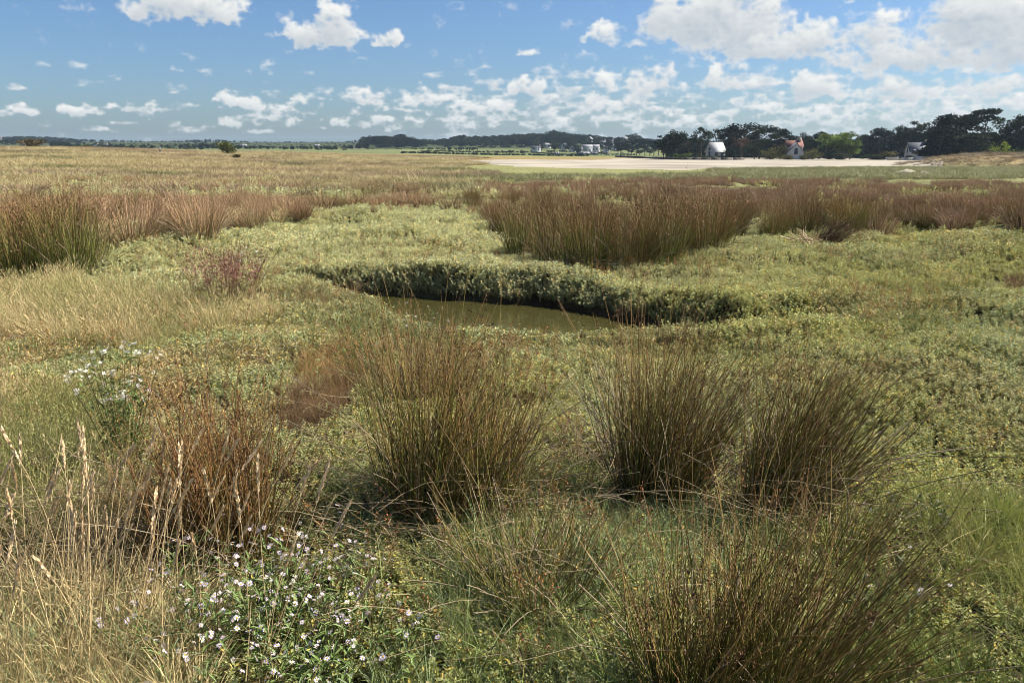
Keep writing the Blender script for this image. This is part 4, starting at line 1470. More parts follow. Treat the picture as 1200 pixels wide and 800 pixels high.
def tree_meshes(seed, kind, h=10.0, w=8.0, leaf_n=1.0, mat=None):
    """trunk with limbs, crown of many leaf sprays in uneven clumps"""
    r = np.random.default_rng(seed)
    tr, cr = MB(), MB()
    bend = r.normal(0, .06, 2) * h
    trunk_h = {'pine': .82, 'umbrella': .86, 'cypress': .9, 'broad': .6, 'bush': .35, 'layered': .88}[kind] * h
    tz = np.linspace(0, 1, 7)
    tp = np.stack((bend[0] * tz ** 2 + .02 * h * np.sin(tz * 5), bend[1] * tz ** 2, trunk_h * tz), 1)
    r0 = {'bush': .012, 'broad': .028}.get(kind, .026) * h
    tube(tr, tp, r0 * (1 - .75 * tz), (1, 1, 1))
    cl = []
    if kind in ('pine', 'umbrella'):
        low = .42 if kind == 'pine' else .62
        for i in range(26 if kind == 'pine' else 17):
            f = r.random() ** .8
            z = h * (low + (1 - low) * f * .95)
            rr = w * .5 * (math.sin(math.pi * min(1, .25 + .72 * (1 - f))) if kind == 'pine' else (.55 + .45 * (1 - abs(f - .5) * 2))) * r.uniform(.35, 1)
            a = r.uniform(0, 6.28)
            cl.append((np.array((bend[0] * .7 + math.cos(a) * rr, bend[1] * .7 + math.sin(a) * rr, z)), w * r.uniform(.12, .2), .5))
    elif kind == 'layered':
        for i in range(30):
            f = r.random()
            lev = (np.floor(f * 6) + .5 + r.normal(0, .12)) / 6
            z = h * (.18 + .8 * lev)
            rr = w * .5 * r.uniform(.25, 1.05) * (1 - .45 * lev)
            a = r.uniform(0, 6.28)
            cl.append((np.array((math.cos(a) * rr, math.sin(a) * rr, z)), w * r.uniform(.10, .17), .34))
    elif kind == 'cypress':
        for i in range(44):
            f = r.random()
            z = h * (.08 + .9 * f)
            rr = w * .46 * (1 - f ** 2.2) ** .6 * r.uniform(.3, 1.08)
            a = r.uniform(0, 6.28)
            cl.append((np.array((math.cos(a) * rr, math.sin(a) * rr, z)), w * r.uniform(.11, .19), .6))
    elif kind == 'broad':
        for i in range(36):
            q = unit(r.normal(size=3)) * r.uniform(.35, 1)
            cl.append((np.array((q[0] * w * .42, q[1] * w * .42, h * (.56 + .38 * q[2]))), w * r.uniform(.10, .18), .8))
    else:
        for i in range(20):
            q = unit(r.normal(size=3)) * r.uniform(.2, 1)
            cl.append((np.array((q[0] * w * .4, q[1] * w * .4, h * (.45 + .42 * q[2]))), w * r.uniform(.13, .22), .8))
    size = {'broad': .055, 'bush': .10}.get(kind, .05) * max(h, w * .7)
    for (c, rad, fl) in cl:
        clump_leaves(cr, c, rad, int({'bush': 70}.get(kind, 110) * leaf_n), size * .85, r, fl, r.uniform(.5, 1.5))
        if r.random() < .6 and kind != 'bush':
            z0 = min(trunk_h * .95, max(.2 * h, c[2] - .22 * h * r.random() - .08 * h))
            b0 = np.array((np.interp(z0, tp[:, 2], tp[:, 0]), np.interp(z0, tp[:, 2], tp[:, 1]), z0))
            mid = (b0 + c) / 2 + np.array((0, 0, .03 * h))
            tube(tr, [b0, mid, c], [r0 * .4, r0 * .26, r0 * .1], (1, 1, 1), 4)
    return tr.mesh('trunk', M_BARK, True), cr.mesh('crown', mat or M_CROWN)


TREES = {k: [tree_meshes(1000 + 10 * j + i, k, 10, ww) for i in range(nv)] for j, (k, ww, nv) in enumerate(
    (('pine', 9, 3), ('umbrella', 9, 2), ('cypress', 8, 2), ('layered', 11, 2), ('broad', 9, 2), ('bush', 14, 3)))}
WID = dict(pine=8.4, umbrella=8.4, cypress=7.2, layered=10.5, broad=8.2, bush=11.5)
DARK, DARK2, BLUEISH = (.016, .025, .011), (.024, .035, .013), (.019, .029, .020)
OLIVE, BRIGHT, LIME, RUSTY = (.12, .115, .04), (.17, .225, .045), (.22, .26, .04), (.11, .075, .05)


def tree(u, vtop, dist, wpx, kind, col, label, group=None, base=None, name=None, vi=None, cat=None):
    p = at_r(u, dist)
    k = dist / F * .9716
    zt = float(z_at(vtop, dist))
    if base is not None:
        p[2] = float(z_at(base, dist))
    h = max(1.0, zt - p[2])
    w = wpx * k
    tr, cr = TREES[kind][(int(u) if vi is None else vi) % len(TREES[kind])]
    nm = name or {'pine': 'pine_tree', 'umbrella': 'pine_tree', 'cypress': 'cypress_tree', 'layered': 'cypress_tree', 'broad': 'broadleaf_tree', 'bush': 'shrub'}[kind]
    t_ = thing(nm, p - np.array((0, 0, .05 * h)), label, cat or ('bush' if kind == 'bush' else 'tree'), group, random.uniform(0, 6.28))
    t_.scale = (w / WID[kind], w / WID[kind], h * 1.09 / 10)
    put('trunk', tr, t_)
    put('crown', cr, t_)
    j = random.uniform(.85, 1.15)
    paint(t_, tuple(c * j for c in col))
    return t_


PG = 'dark pines of the shore'
G1 = 'dark pine in the dense row behind the white house and the sand'
G2 = 'dark pine in the row between the bright green tree and the big cypress'
for a in [
    (778, 160, 240, 22, 'pine', DARK2, 'dark low pine at the left end of the pine row by the sea wall'),
    (792, 154, 236, 34, 'pine', DARK, 'tall rounded dark pine left of the leaning pine'),
    (806, 164, 245, 14, 'umbrella', (.06, .055, .045), 'thin greyish half-bare tree between the rounded pine and the leaning pine'),
    (821, 152, 238, 30, 'umbrella', DARK2, 'leaning open-crowned pine just left of the white house'),
    (852, 149, 262, 36, 'pine', DARK, 'tall dark pine directly behind the white house roof'),
    (869, 147, 258, 44, 'pine', DARK, 'tallest broad pine right of the white house'),
    (890, 149, 258, 42, 'pine', DARK2, 'broad dark pine between the tallest one and the round pine'),
    (868, 163, 236, 20, 'umbrella', RUSTY, 'rusty brown small pine in front of the tall pines right of the white house'),
    (884, 168, 240, 22, 'pine', DARK2, 'low dark pine at the foot of the broad dark pine'),
    (856, 172, 232, 16, 'bush', DARK, 'dark evergreen shrub touching the right side of the white house'),
    (914, 153, 262, 32, 'cypress', DARK, 'round-headed dark evergreen left of the red-roofed house'),
    (936, 157, 275, 26, 'pine', DARK, 'dark pine behind the red-roofed house'),
    (952, 161, 268, 24, 'pine', DARK2, 'dark pine right of the red-roofed house'),
    (960, 156, 262, 24, 'cypress', DARK, 'narrow dark evergreen against the left of the bright green tree'),
    (980, 151, 250, 50, 'broad', BRIGHT, 'bright green broadleaf tree with a light airy crown'),
    (996, 160, 246, 26, 'broad', (.13, .18, .04), 'lower green tree joined to the right side of the bright green tree'),
    (970, 168, 242, 30, 'bush', DARK2, 'dark shrub under the bright green tree'),
    (903, 172, 238, 22, 'bush', OLIVE, 'olive shrub at the foot of the pines left of the red-roofed house'),
    (919, 167, 246, 26, 'bush', (.085, .080, .03), 'yellowish olive shrub beside the red-roofed house, left side'),
    (948, 173, 240, 24, 'bush', OLIVE, 'olive shrub beside the red-roofed house, right side'),
    (986, 178, 236, 22, 'bush', (.05, .055, .028), 'low grey-olive shrub at the foot of the bright green tree'),
    (800, 178, 232, 22, 'bush', (.085, .115, .03), 'light green shrub below the rounded pine'),
    (826, 182, 230, 30, 'bush', (.045, .055, .022), 'low dark hedge-like shrub left of the white house'),
    (1030, 152, 255, 40, 'cypress', BLUEISH, 'dark evergreen at the left of the pine row on the right shore'),
    (1050, 151, 258, 34, 'pine', DARK, 'dark pine behind the grey-roofed house, left one'),
    (1066, 146, 262, 40, 'pine', DARK2, 'dark pine rising straight behind the grey-roofed house'),
    (1084, 144, 250, 40, 'pine', DARK, 'tall dark pine between the grey-roofed house and the big cypress'),
    (1036, 176, 236, 26, 'bush', OLIVE, 'round olive bush on the shore left of the white boat'),
    (1022, 180, 238, 24, 'bush', DARK2, 'dark bush on the shore below the dark evergreen'),
    (1108, 137, 205, 56, 'cypress', DARK, 'massive dark cypress reaching the ground beside the sand'),
    (1098, 150, 200, 40, 'cypress', DARK, 'lower left flank cypress hanging over the sand'),
    (1128, 134, 214, 60, 'layered', DARK, 'layered cypress with flat pads left of the highest one'),
    (1146, 128, 210, 66, 'layered', DARK2, 'highest cypress with flat layered pads and sky showing through'),
    (1134, 158, 196, 56, 'cypress', (.032, .042, .018), 'lower olive-dark cypress in front of the layered ones'),
    (1172, 147, 210, 40, 'pine', DARK2, 'dark pine right of the highest cypress'),
    (1188, 138, 206, 40, 'cypress', DARK2, 'pointed dark evergreen close to the right edge'),
    (1214, 136, 206, 44, 'cypress', DARK, 'dark evergreen cut by the right edge'),
    (1246, 140, 206, 50, 'pine', DARK, 'dark pine just beyond the right edge'),
    (1170, 164, 190, 24, 'bush', LIME, 'lime green shrub glowing under the dark evergreens at right'),
    (1195, 172, 188, 30, 'bush', (.06, .085, .025), 'mid green shrub under the pointed evergreen at right'),
    (1150, 174, 188, 40, 'bush', (.05, .045, .028), 'brownish shrub under the highest cypress'),
    (846, 180, 228, 12, 'bush', DARK2, 'small dark shrub against the front wall of the white house'),
    (923, 180.5, 234, 16, 'bush', OLIVE, 'small olive shrub in front of the pointed gable, left side'),
    (941, 181, 234, 12, 'bush', (.08, .085, .035), 'small grey-green shrub in front of the pointed gable, right side'),
    (1063, 181, 232, 14, 'bush', DARK2, 'dark shrub by the garden wall before the grey-roofed house'),
    (40, 161, 225, 36, 'bush', (.115, .085, .035), 'brownish bush on the dune crest near the left edge'),
    (268, 163, 205, 24, 'bush', (.105, .120, .025), 'round yellow-green bush alone on the dry grassland'),
    (99, 169, 230, 18, 'bush', (.06, .065, .022), 'small dark bush on the dune crest right of the brownish bush'),
    (277, 184, 150, 14, 'bush', (.06, .055, .022), 'tiny dark bush below the round yellow-green bush'),
]:
    tree(*a)

G3 = 'trees between the village and the pines'
for i, (u, vt, w) in enumerate([(727, 166, 18), (736, 163, 18), (746, 164, 16), (756, 163, 18), (766, 164, 18), (772, 166, 16), (740, 172, 16), (762, 174, 18), (750, 176, 14)]):
    tree(u, vt, 430 + (i * 37) % 40, w, 'pine', BLUEISH, 'bluish dark tree in the row between the village houses and the pine row', G3)
G4 = 'trees among the village houses'
for i, (u, vt, w) in enumerate([(650, 166, 14), (659, 171, 12), (668, 165, 14), (634, 168, 12), (676, 168, 10), (692, 166, 10), (703, 166, 10), (713, 162, 10), (724, 158, 12), (741, 157, 16), (660, 176, 12), (646, 176, 14), (703, 178, 9), (716, 178, 12), (724, 176, 12), (678, 181, 10)]):
    tree(u, vt, 585 + (i * 53) % 70, w, 'broad' if i % 3 else 'pine', (.032, .045, .024), 'dark green tree standing among the white village houses', G4)
tree(470, 158, 720, 22, 'cypress', BLUEISH, 'tallest dark tree on the wooded hump behind the twin white cottage')
tree(648, 152.5, 800, 10, 'pine', BLUEISH, 'highest pine poking above the wood over the village')
tree(498, 177, 500, 12, 'bush', BLUEISH, 'small dark bush on the green field left of the hedge')


# far woods, one mass each
def far_wood(name, spec, label):
    P, S, T = [], [], []
    for (u0, u1, r0, r1, n, top) in spec:
        us, rs = rng.uniform(u0, u1, n), rng.uniform(r0, r1, n)
        xs = (us - 600) / F * rs * .9716
        zs = hgt(xs, rs)
        tp = np.interp(us, *top) + np.abs(rng.normal(0, 1.6, n)) - .8
        h = np.clip(z_at(tp, rs) - zs, 1.3, 17)
        h *= rng.uniform(.8, 1.05, n)
        P.append(np.stack((xs, rs, zs - .3), 1))
        w = h * rng.uniform(.85, 1.3, n) / 9
        S.append(np.stack((w, w, h / 10), 1))
        c = np.array((.015, .024, .015)) * rng.uniform(.7, 1.35, (n, 1))
        g = rng.random(n) < .22
        c[g] = np.array((.032, .045, .016)) * rng.uniform(.8, 1.2, (g.sum(), 1))
        T.append(c)
    P, S, T = np.concatenate(P), np.concatenate(S), np.concatenate(T)
    n = len(P)
    return scatter(name, P, np.stack((np.zeros(n), np.zeros(n), rng.uniform(0, 6.28, n)), 1), S, T, WOODP, label, 'wood')


WOODP = [proto('wood_tree', tree_meshes(1500 + i, k, 10, 9, .6, M_CROWNI)[1]) for i, k in enumerate(('pine', 'broad', 'broad', 'cypress', 'broad'))]
TOPL = ([-200, 0, 40, 100, 160, 200, 250, 300, 370, 400, 425], [160, 160, 159, 163, 165, 165, 163, 166, 166, 166, 163])
TOPC = ([400, 420, 440, 470, 490, 510, 525, 540, 560, 580, 620, 635, 650, 680, 700, 720, 740, 770, 790], [164, 160, 158, 158.5, 161.5, 164, 161, 158, 159, 159, 155, 156, 153.5, 157, 158, 161, 160, 163, 160])
far_wood('ridge_wood', [(-260, 430, 1100, 1500, 1000, TOPL), (-260, 430, 760, 1000, 620, (TOPL[0], [q + 3 for q in TOPL[1]])), (60, 430, 540, 700, 260, (TOPL[0], [q + 4.5 for q in TOPL[1]]))],
         'long dark wooded ridge along the left horizon')
far_wood('hill_wood', [(425, 500, 700, 800, 70, TOPC), (495, 800, 760, 1000, 460, TOPC), (520, 640, 700, 760, 60, (TOPC[0], [q + 4 for q in TOPC[1]])), (635, 735, 680, 760, 60, (TOPC[0], [q + 3 for q in TOPC[1]])), (622, 738, 596, 600, 12, ([600, 760], [178, 178.5])), (622, 738, 640, 700, 70, ([622, 660, 690, 738], [168, 170, 170, 167])), (622, 745, 566, 574, 40, ([600, 760], [180, 180.5]))],
         'wood on the hill behind the village and the green fields')
TOPR = ([780, 900, 1000, 1020, 1100, 1400], [162, 160, 160, 157, 152, 150])
far_wood('shore_wood', [(780, 1010, 285, 340, 150, ([780, 1010], [163, 163])), (1000, 1100, 285, 330, 50, ([1000, 1100], [159, 154])), (1090, 1420, 228, 270, 90, ([1090, 1420], [158, 148])), (800, 1010, 400, 700, 60, ([780, 1010], [164, 161]))],
         'dark wood filling in behind the pines on the right shore')
far_wood('field_hedge', [(470, 690, 395, 410, 260, ([470, 690], [179.6, 181.4])), (500, 615, 515, 540, 150, ([500, 610], [176.6, 175.8])), (610, 745, 545, 560, 160, ([600, 740], [179, 180])), (430, 560, 600, 640, 120, ([430, 560], [173.5, 172]))],
         'dark hedges between the green fields left of the village')


# ------------------------------------------------------------------ houses
def flat_mat(name, col, rough=.8, var=.12, scale=1.5):
    c = np.array(col)
    return noise_mat(name, tuple(c * (1 - var)), tuple(c * (1 + var * .6)), scale, rough, .2, 5)


M_WALL = flat_mat('white_render', (.44, .45, .46))
M_CREAM = flat_mat('cream_render', (.36, .32, .26))
M_SLATE = flat_mat('slate_roof', (.075, .08, .092), .6)
M_PALEROOF = flat_mat('pale_roof', (.24, .24, .25), .6)
M_ROOFW = flat_mat('whitish_roof', (.40, .40, .39), .6)
M_TILE = flat_mat('red_tile_roof', (.17, .080, .060), .8)
M_WIN = material('window_glass', .12, .5)[0]
M_WIN.node_tree.nodes['Principled BSDF'].inputs['Base Color'].default_value = (.03, .04, .05, 1)
M_DOOR = flat_mat('painted_door', (.10, .14, .20), .5)
M_CHIM = flat_mat('chimney_stack', (.50, .40, .33))


def box(mb, x0, x1, y0, y1, z0, z1, c=(1, 1, 1)):
    v = [(x, y, z) for z in (z0, z1) for y in (y0, y1) for x in (x0, x1)]
    mb.add(v, c, [(0, 2, 3, 1), (4, 5, 7, 6), (0, 1, 5, 4), (1, 3, 7, 5), (3, 2, 6, 7), (2, 0, 4, 6)])


def house(u, vbase, dist, w, dp, eave, ridge, rz, roof, label, wall=None, chim=1, wins=3, lean_to=False, name='house', foot=-1.0):
    """gabled house: ridge along local x, w long, dp deep"""
    wall = wall or M_WALL
    p = at_r(u, dist)
    if vbase is not None:
        p[2] = float(z_at(vbase, dist))
    t_ = thing(name, p, label, 'house', None, rz)
    mb = MB()
    x0, x1, y0, y1 = -w / 2, w / 2, -dp / 2, dp / 2
    v = [(x0, y0, foot), (x1, y0, foot), (x1, y1, foot), (x0, y1, foot), (x0, y0, eave), (x1, y0, eave), (x1, y1, eave), (x0, y1, eave), (x0, 0, ridge), (x1, 0, ridge)]
    mb.add(v, (1, 1, 1), [(0, 1, 5, 4), (2, 3, 7, 6)], [(1, 2, 6), (1, 6, 9), (1, 9, 5), (3, 0, 4), (3, 4, 8), (3, 8, 7)])
    put('wall', mb.mesh('wall', wall), t_)
    mb = MB()
    o, th = .3, .22
    sl = (ridge - eave) / (dp / 2)
    for s in (-1, 1):
        yo, zo = s * (dp / 2 + o), eave - sl * o
        a = [(x0 - o, yo, zo), (x1 + o, yo, zo), (x1 + o, 0, ridge), (x0 - o, 0, ridge)]
        a = [(x, y, z + .02) for x, y, z in a] + [(x, y, z + .02 + th) for x, y, z in a]
        mb.add(a, (1, 1, 1), [(0, 1, 2, 3), (4, 7, 6, 5), (0, 4, 5, 1), (1, 5, 6, 2), (2, 6, 7, 3), (3, 7, 4, 0)])
    rf = put('roof', mb.mesh('roof', roof), t_)
    for i in range(chim):
        mb = MB()
        cx = (x1 - .5) if i == 0 else (x0 + .5)
        box(mb, cx - .35, cx + .35, -.4, .4, ridge - .6, ridge + .95)
        box(mb, cx - .42, cx + .42, -.47, .47, ridge + .95, ridge + 1.08)
        put('chimney', mb.mesh('chimney', M_CHIM), rf)

    def win(x, y, z, ww, hh, axis):
        mb = MB()
        e = .05
        if axis == 'y':
            s_ = -1 if y < 0 else 1
            box(mb, x - ww / 2 - .1, x + ww / 2 + .1, min(y, y + s_ * e), max(y, y + s_ * e), z - .1, z + hh + .1)
            f = put('window', mb.mesh('window', M_WALL), t_)
            mb = MB()
            box(mb, x - ww / 2, x + ww / 2, min(y + s_ * e, y + s_ * (e + .03)), max(y + s_ * e, y + s_ * (e + .03)), z, z + hh)
        else:
            s_ = -1 if x < 0 else 1
            box(mb, min(x, x + s_ * e), max(x, x + s_ * e), y - ww / 2 - .1, y + ww / 2 + .1, z - .1, z + hh + .1)
            f = put('window', mb.mesh('window', M_WALL), t_)
            mb = MB()
            box(mb, min(x + s_ * e, x + s_ * (e + .03)), max(x + s_ * e, x + s_ * (e + .03)), y - ww / 2, y + ww / 2, z, z + hh)
        put('pane', mb.mesh('pane', M_WIN), f)
    for i in range(wins):
        if wins > 1 and i == wins // 2:
            mb = MB()
            xx = x0 + w * (i + .5) / wins
            box(mb, xx - .5, xx + .5, y0 - .06, y0, 0, 2.1)
            put('door', mb.mesh('door', M_DOOR), t_)
            continue
        win(x0 + w * (i + .5) / wins, y0, .9, 1.0, 1.2, 'y')
    if eave > 4:
        for i in range(wins):
            win(x0 + w * (i + .5) / wins, y0, 3.4, .9, 1.1, 'y')
    win(x0, 0, 1.0, 1.0, 1.2, 'x')
    win(x0, 0, eave + .15, .8, .9, 'x')
    win(x1, 0, 1.0, 1.0, 1.2, 'x')
    if lean_to:
        mb = MB()
        v = [(x0 - 3, y0 + .5, -2), (x0 - .01, y0 + .5, -2), (x0 - .01, y1 - .5, -2), (x0 - 3, y1 - .5, -2), (x0 - 3, y0 + .5, 1.6), (x0 - .01, y0 + .5, 2.6), (x0 - .01, y1 - .5, 2.6), (x0 - 3, y1 - .5, 1.6)]
        mb.add(v, (1, 1, 1), [(0, 1, 5, 4), (1, 2, 6, 5), (2, 3, 7, 6), (3, 0, 4, 7), (4, 5, 6, 7)])
        put('annexe', mb.mesh('annexe', wall), t_)
    return t_


house(838, 187, 234, 4.2, 3.4, 2.3, 4.6, R(24), M_ROOFW, 'white gabled house with a pale roof among the pines behind the sand', chim=0, wins=2)
house(931, 185, 242, 4.6, 4.4, 1.7, 4.1, R(78), M_SLATE, 'white pointed-gable house front with the red-tiled house right behind it', chim=0, wins=1, lean_to=False)
house(929, 185, 254, 4.6, 4.0, 3.3, 5.0, R(-6), M_TILE, 'red-tiled house rising behind the white pointed gable', chim=1, wins=2)
house(1074, 184, 240, 5.4, 4.6, 1.7, 3.9, R(-8), M_SLATE, 'grey slate-roofed white house left of the massive cypress', chim=1, wins=3)
house(1084, 184, 246, 3.6, 4.2, 2.0, 4.3, R(-60), M_PALEROOF, 'pale-roofed wing house touching the massive cypress', chim=0, wins=2)
vill = [
    (628, 176.5, 600, 6.6, 5, 3.0, 4.4, 8, M_WALL, M_SLATE, 'leftmost white village house, low beside the green field'),
    (641, 172.5, 640, 5.8, 5, 2.6, 4.2, -10, M_WALL, M_PALEROOF, 'pale-roofed village house up the slope, second from the left'),
    (661, 174, 625, 3.6, 5, 3.4, 5.4, 75, M_WALL, M_PALEROOF, 'narrow white gabled village house between dark trees'),
    (652, 182.5, 575, 3.4, 4, 1.8, 3.0, 10, M_WALL, M_SLATE, 'tiny white cottage by the shore under the dark trees'),
    (672, 177, 600, 5.4, 5, 3.0, 4.6, 20, M_WALL, M_SLATE, 'white village house with a bright gable left of the cream house'),
    (679, 178.5, 592, 4.0, 4, 3.2, 4.6, -5, M_CREAM, M_SLATE, 'cream house left of the big white village block'),
    (688, 178, 602, 7.0, 6, 5.4, 7.0, 5, M_WALL, M_PALEROOF, 'biggest white village block in the middle of the cluster'),
    (698, 177, 610, 5.2, 5, 4.6, 6.2, -15, M_WALL, M_PALEROOF, 'tall pale village house right of the biggest white block'),
    (685, 182, 578, 6.2, 4, 2.0, 3.0, 3, M_WALL, M_PALEROOF, 'long low white building at the foot of the village'),
    (696, 182.5, 576, 4.2, 4, 2.4, 3.6, -8, M_CREAM, M_SLATE, 'cream cottage right of the long low white building'),
    (706, 170.5, 655, 4.2, 5, 3.4, 5.0, 12, M_WALL, M_SLATE, 'bright white house high in the village, left of the topmost pair'),
    (716, 169, 665, 3.2, 4, 3.0, 4.6, -12, M_WALL, M_SLATE, 'small bright white house at the top right of the village'),
    (711, 176, 625, 4.6, 5, 2.8, 4.2, 0, M_WALL, M_PALEROOF, 'white house midway up the right part of the village'),
    (720, 174.5, 632, 4.6, 5, 2.8, 4.4, 14, M_WALL, M_PALEROOF, 'rightmost white house of the village cluster'),
    (709, 181, 585, 5.0, 4, 2.2, 3.4, -4, M_CREAM, M_SLATE, 'sandy-coloured low house near the shore at the right of the village'),
    (733, 165, 690, 6.2, 5, 2.2, 4.2, 6, M_CREAM, M_PALEROOF, 'grey-roofed house among trees above the right end of the village'),
    (691, 165.5, 700, 3.4, 5, 2.6, 5.0, 60, M_CREAM, M_PALEROOF, 'pale gable half hidden by trees above the village'),
    (757, 174, 560, 2.6, 3, 2.6, 4.2, 30, M_WALL, M_PALEROOF, 'small white gable showing between the bluish trees'),
    (409, 177.5, 660, 4.4, 5, 2.8, 5.2, 80, M_WALL, M_SLATE, 'white gable end of the twin cottage, left half, at the marsh edge'),
    (418, 177.5, 662, 9.5, 5, 2.2, 4.8, 0, M_WALL, M_SLATE, 'dark-roofed long cottage between two white gables'),
    (428, 177.5, 660, 3.6, 5, 2.8, 4.8, 80, M_WALL, M_SLATE, 'white gable end of the twin cottage, right half'),
    (1, 164, 900, 4.5, 4, 1.8, 3.2, 15, M_CREAM, M_SLATE, 'small pale house on the ridge at the left edge'),
    (28, 170, 720, 3.4, 4, 1.8, 3.2, -12, M_CREAM, M_SLATE, 'pale house half hidden by the brownish dune bush'),
    (113, 174.5, 640, 3.6, 4, 2.4, 4.0, 10, M_WALL, M_SLATE, 'small white cottage behind the dune crest, left of the dark tree block'),
    (125, 174, 650, 3.2, 4, 2.4, 4.0, -10, M_CREAM, M_SLATE, 'small cream cottage behind the dune crest, next to the white one'),
    (286, 172.5, 700, 4.6, 4, 1.6, 3.0, 12, M_CREAM, M_PALEROOF, 'pale house in the trees right of the round yellow-green bush'),
    (372, 172.5, 760, 4.6, 4, 1.6, 3.0, -14, M_CREAM, M_PALEROOF, 'grey house in the trees left of the twin cottage'),
]
for (u, vb, ds, w, dp, ev, rd, rz, wl, rf, lab) in vill:
    q = .78 if 600 < u < 760 else .85
    w, dp, ev, rd = w * q * 1.3, dp * q, ev * q * .85, rd * q * .9
    house(u, vb, ds, w, dp, ev, rd, R(rz), rf, lab, wl, chim=1 if rf is M_SLATE else 0, wins=2)

# ------------------------------------------------------------------ shore: sea wall, garden wall, boat, sand mounds
M_STONE = noise_mat('dark_stone', (.05, .045, .04), (.16, .14, .12), 1.2, .95, .1, 8, .4)


def long_wall(pts, hgt_, th, mat, name, label, cat):
    P = [np.array(at_r(u, d)) for u, d in pts]
    mb = MB()
    for a, b in zip(P[:-1], P[1:]):
        k = max(1, int(np.linalg.norm(b - a) / 2.5))
        for i in range(k):
            p, q = a + (b - a) * i / k, a + (b - a) * (i + .97) / k
            nrm = unit(np.array((-(q - p)[1], (q - p)[0], 0.0))) * th / 2
            hh = hgt_ * random.uniform(.82, 1.1)
            v = [p - nrm - (0, 0, .5), q - nrm - (0, 0, .5), q + nrm - (0, 0, .5), p + nrm - (0, 0, .5)]
            v += [x + (0, 0, .5 + hh) for x in v]
            mb.add(v, (1, 1, 1), [(0, 1, 5, 4), (1, 2, 6, 5), (2, 3, 7, 6), (3, 0, 4, 7), (4, 5, 6, 7)])
    o = put(name, mb.mesh(name, mat))
    return tag(o, label, cat)


long_wall([(722, 330), (760, 262), (800, 228), (845, 226), (872, 228)], .62, .8, M_STONE, 'sea_wall', 'low dark stone sea wall under the pines along the sand', 'wall')
long_wall([(1056, 232), (1072, 231), (1088, 228)], .95, .3, M_WALL, 'garden_wall', 'low white garden wall below the grey-roofed house', 'wall')


def boat(u, dist, ln, rz, label):
    p = at_r(u, dist)
    t_ = thing('boat', p, label, 'boat', None, rz)
    xs = np.linspace(-.5, .5, 9)
    mb, ins = MB(), MB()
    sec = []
    for x in xs:
        f = (x + .5)
        hw = .19 * (1 - max(0, (f - .45) / .55) ** 2.2) ** .5 * (.85 + .15 * min(1, f * 4)) + .001
        zt = .2 + .07 * f ** 2
        sec.append([(x * ln, -hw * ln, zt * ln), (x * ln, -hw * .8 * ln, .09 * ln), (x * ln, 0, .02 * ln + .05 * ln * max(0, f - .8) * 5), (x * ln, hw * .8 * ln, .09 * ln), (x * ln, hw * ln, zt * ln)])
    v = np.array(sec).reshape(-1, 3)
    q = [(i * 5 + j, i * 5 + j + 1, (i + 1) * 5 + j + 1, (i + 1) * 5 + j) for i in range(8) for j in range(4)]
    mb.add(v, (1, 1, 1), q + [(0, 4, 3, 1)], [(1, 3, 2)])
    put('hull', mb.mesh('hull', M_WALL, True), t_)
    for x in (-.22, .08):
        ins = MB()
        box(ins, x * ln - .1, x * ln + .1, -.155 * ln, .155 * ln, .14 * ln, .155 * ln)
        put('bench', ins.mesh('bench', M_CHIM), t_)
    rail = MB()
    for sgn in (0, 4):
        tube(rail, [np.array(s_[sgn]) for s_ in sec], [.04] * 9, (1, 1, 1), 4)
    put('gunwale', rail.mesh('gunwale', M_SLATE), t_)


boat(1046, 229, 3.6, R(8), 'small white boat drawn up on the sand right of the round olive bush')
boat(1053, 230, 2.4, R(160), 'smaller white dinghy beside the white boat at the garden wall')


def mound(u, v, w, h, label):
    p = at(u, v)
    mb = MB()
    k, m_ = 18, 7
    a = np.linspace(0, 2 * math.pi, k, endpoint=False)
    rr = np.linspace(0, 1, m_)
    vs = []
    for q in rr:
        for b_ in a:
            jx = 1 + .18 * math.sin(3 * b_ + u) + .1 * math.sin(7 * b_)
            vs.append((q * w * .5 * jx * math.cos(b_), q * w * .32 * jx * math.sin(b_), h * (1 - q * q) ** 1.3 * (1 + .2 * math.sin(2 * b_ + u)) - .15 * q))
    i = np.arange(k * m_).reshape(m_, k)
    nx = np.roll(i, -1, 1)
    mb.add(vs, (1, 1, 1), np.stack((i[:-1], i[1:], nx[1:], nx[:-1]), -1).reshape(-1, 4))
    tag(put('sand_mound', mb.mesh('sand_mound', M_SAND, True), None, p), label, None, None, 'structure')


mound(1062, 204, 3.6, .45, 'bare sand mound in the green strip')
mound(1082, 205, 2.2, .3, 'smaller bare sand mound')


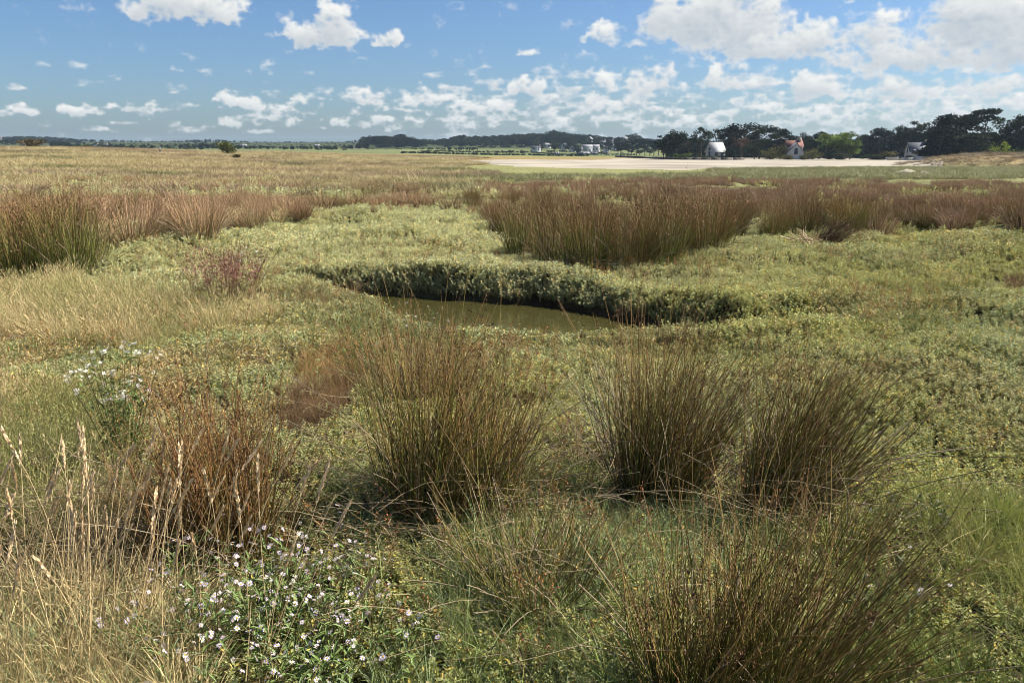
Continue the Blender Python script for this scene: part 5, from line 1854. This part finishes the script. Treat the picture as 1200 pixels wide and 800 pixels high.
# ------------------------------------------------------------------ far walker on the dune
def walker(u, v, label):
    p = at(u, v)
    me = bpy.data.meshes.new('person')
    V = [(0, 0, .95), (0, 0, 1.2), (0, 0, 1.42), (0, 0, 1.52), (0, -.01, 1.62), (0, -.01, 1.74),
         (.1, 0, .9), (.12, -.06, .5), (.12, .02, .08), (.12, -.14, .03), (-.1, 0, .9), (-.12, .1, .5), (-.12, .2, .1), (-.12, .06, .03),
         (.2, 0, 1.4), (.26, .05, 1.12), (.25, -.06, .88), (.25, -.1, .8), (-.2, 0, 1.4), (-.26, -.03, 1.12), (-.25, -.14, .9), (-.25, -.18, .82)]
    E = [(0, 1), (1, 2), (2, 3), (3, 4), (4, 5), (0, 6), (6, 7), (7, 8), (8, 9), (0, 10), (10, 11), (11, 12), (12, 13), (2, 14), (14, 15), (15, 16), (16, 17), (2, 18), (18, 19), (19, 20), (20, 21)]
    rad = [.15, .14, .13, .06, .1, .09, .09, .065, .045, .04, .09, .065, .045, .04, .065, .045, .035, .03, .065, .045, .035, .03]
    me.from_pydata(V, E, [])
    tmp = bpy.data.objects.new('person_skeleton', me)
    sc.collection.objects.link(tmp)
    tmp.modifiers.new('skin', 'SKIN')
    for i, q in enumerate(me.skin_vertices[0].data):
        q.radius = (rad[i], rad[i] * (.72 if i < 3 else 1))
        q.use_root = i == 0
    sub = tmp.modifiers.new('sub', 'SUBSURF')
    sub.levels = 1
    dg = bpy.context.evaluated_depsgraph_get()
    ev = bpy.data.meshes.new_from_object(tmp.evaluated_get(dg))
    bpy.data.objects.remove(tmp)
    for nme, c in (('skin', (.5, .33, .25)), ('grey_jacket', (.22, .24, .27)), ('dark_trousers', (.04, .045, .06)), ('dark_hair', (.02, .016, .013))):
        ev.materials.append(flat_mat(nme, c, .7, .1))
    for f in ev.polygons:
        z, x = f.center.z, abs(f.center.x)
        f.material_index = 3 if (z > 1.64 and x < .15) else 0 if ((z > 1.47 and x < .15) or (x > .2 and z < .87)) else 1 if z > .92 else 2
        f.use_smooth = True
    ev.name = 'person'
    o = put('person', ev, None, p)
    o.rotation_euler = (0, 0, R(70))
    tag(o, 'distant dark-haired person in a grey jacket walking through the dune grass', 'person')


walker(188, 180, '')

# ------------------------------------------------------------------ air
HAZE = 0.00011
m = bpy.data.materials.new('haze')
m.use_nodes = True
t = m.node_tree
t.nodes.remove(t.nodes['Principled BSDF'])
vol = t.nodes.new('ShaderNodeVolumePrincipled')
vol.inputs['Color'].default_value = (.62, .80, 1.0, 1)
vol.inputs['Density'].default_value = HAZE
vol.inputs['Anisotropy'].default_value = .2
t.links.new(vol.outputs[0], t.nodes['Material Output'].inputs['Volume'])
mb = MB()
box(mb, -3420, 3420, -3420, 3420, -6.5, 40)
hz = put('haze', mb.mesh('haze', m))
tag(hz, 'thin bluish air over the whole marsh', None, None, 'stuff')
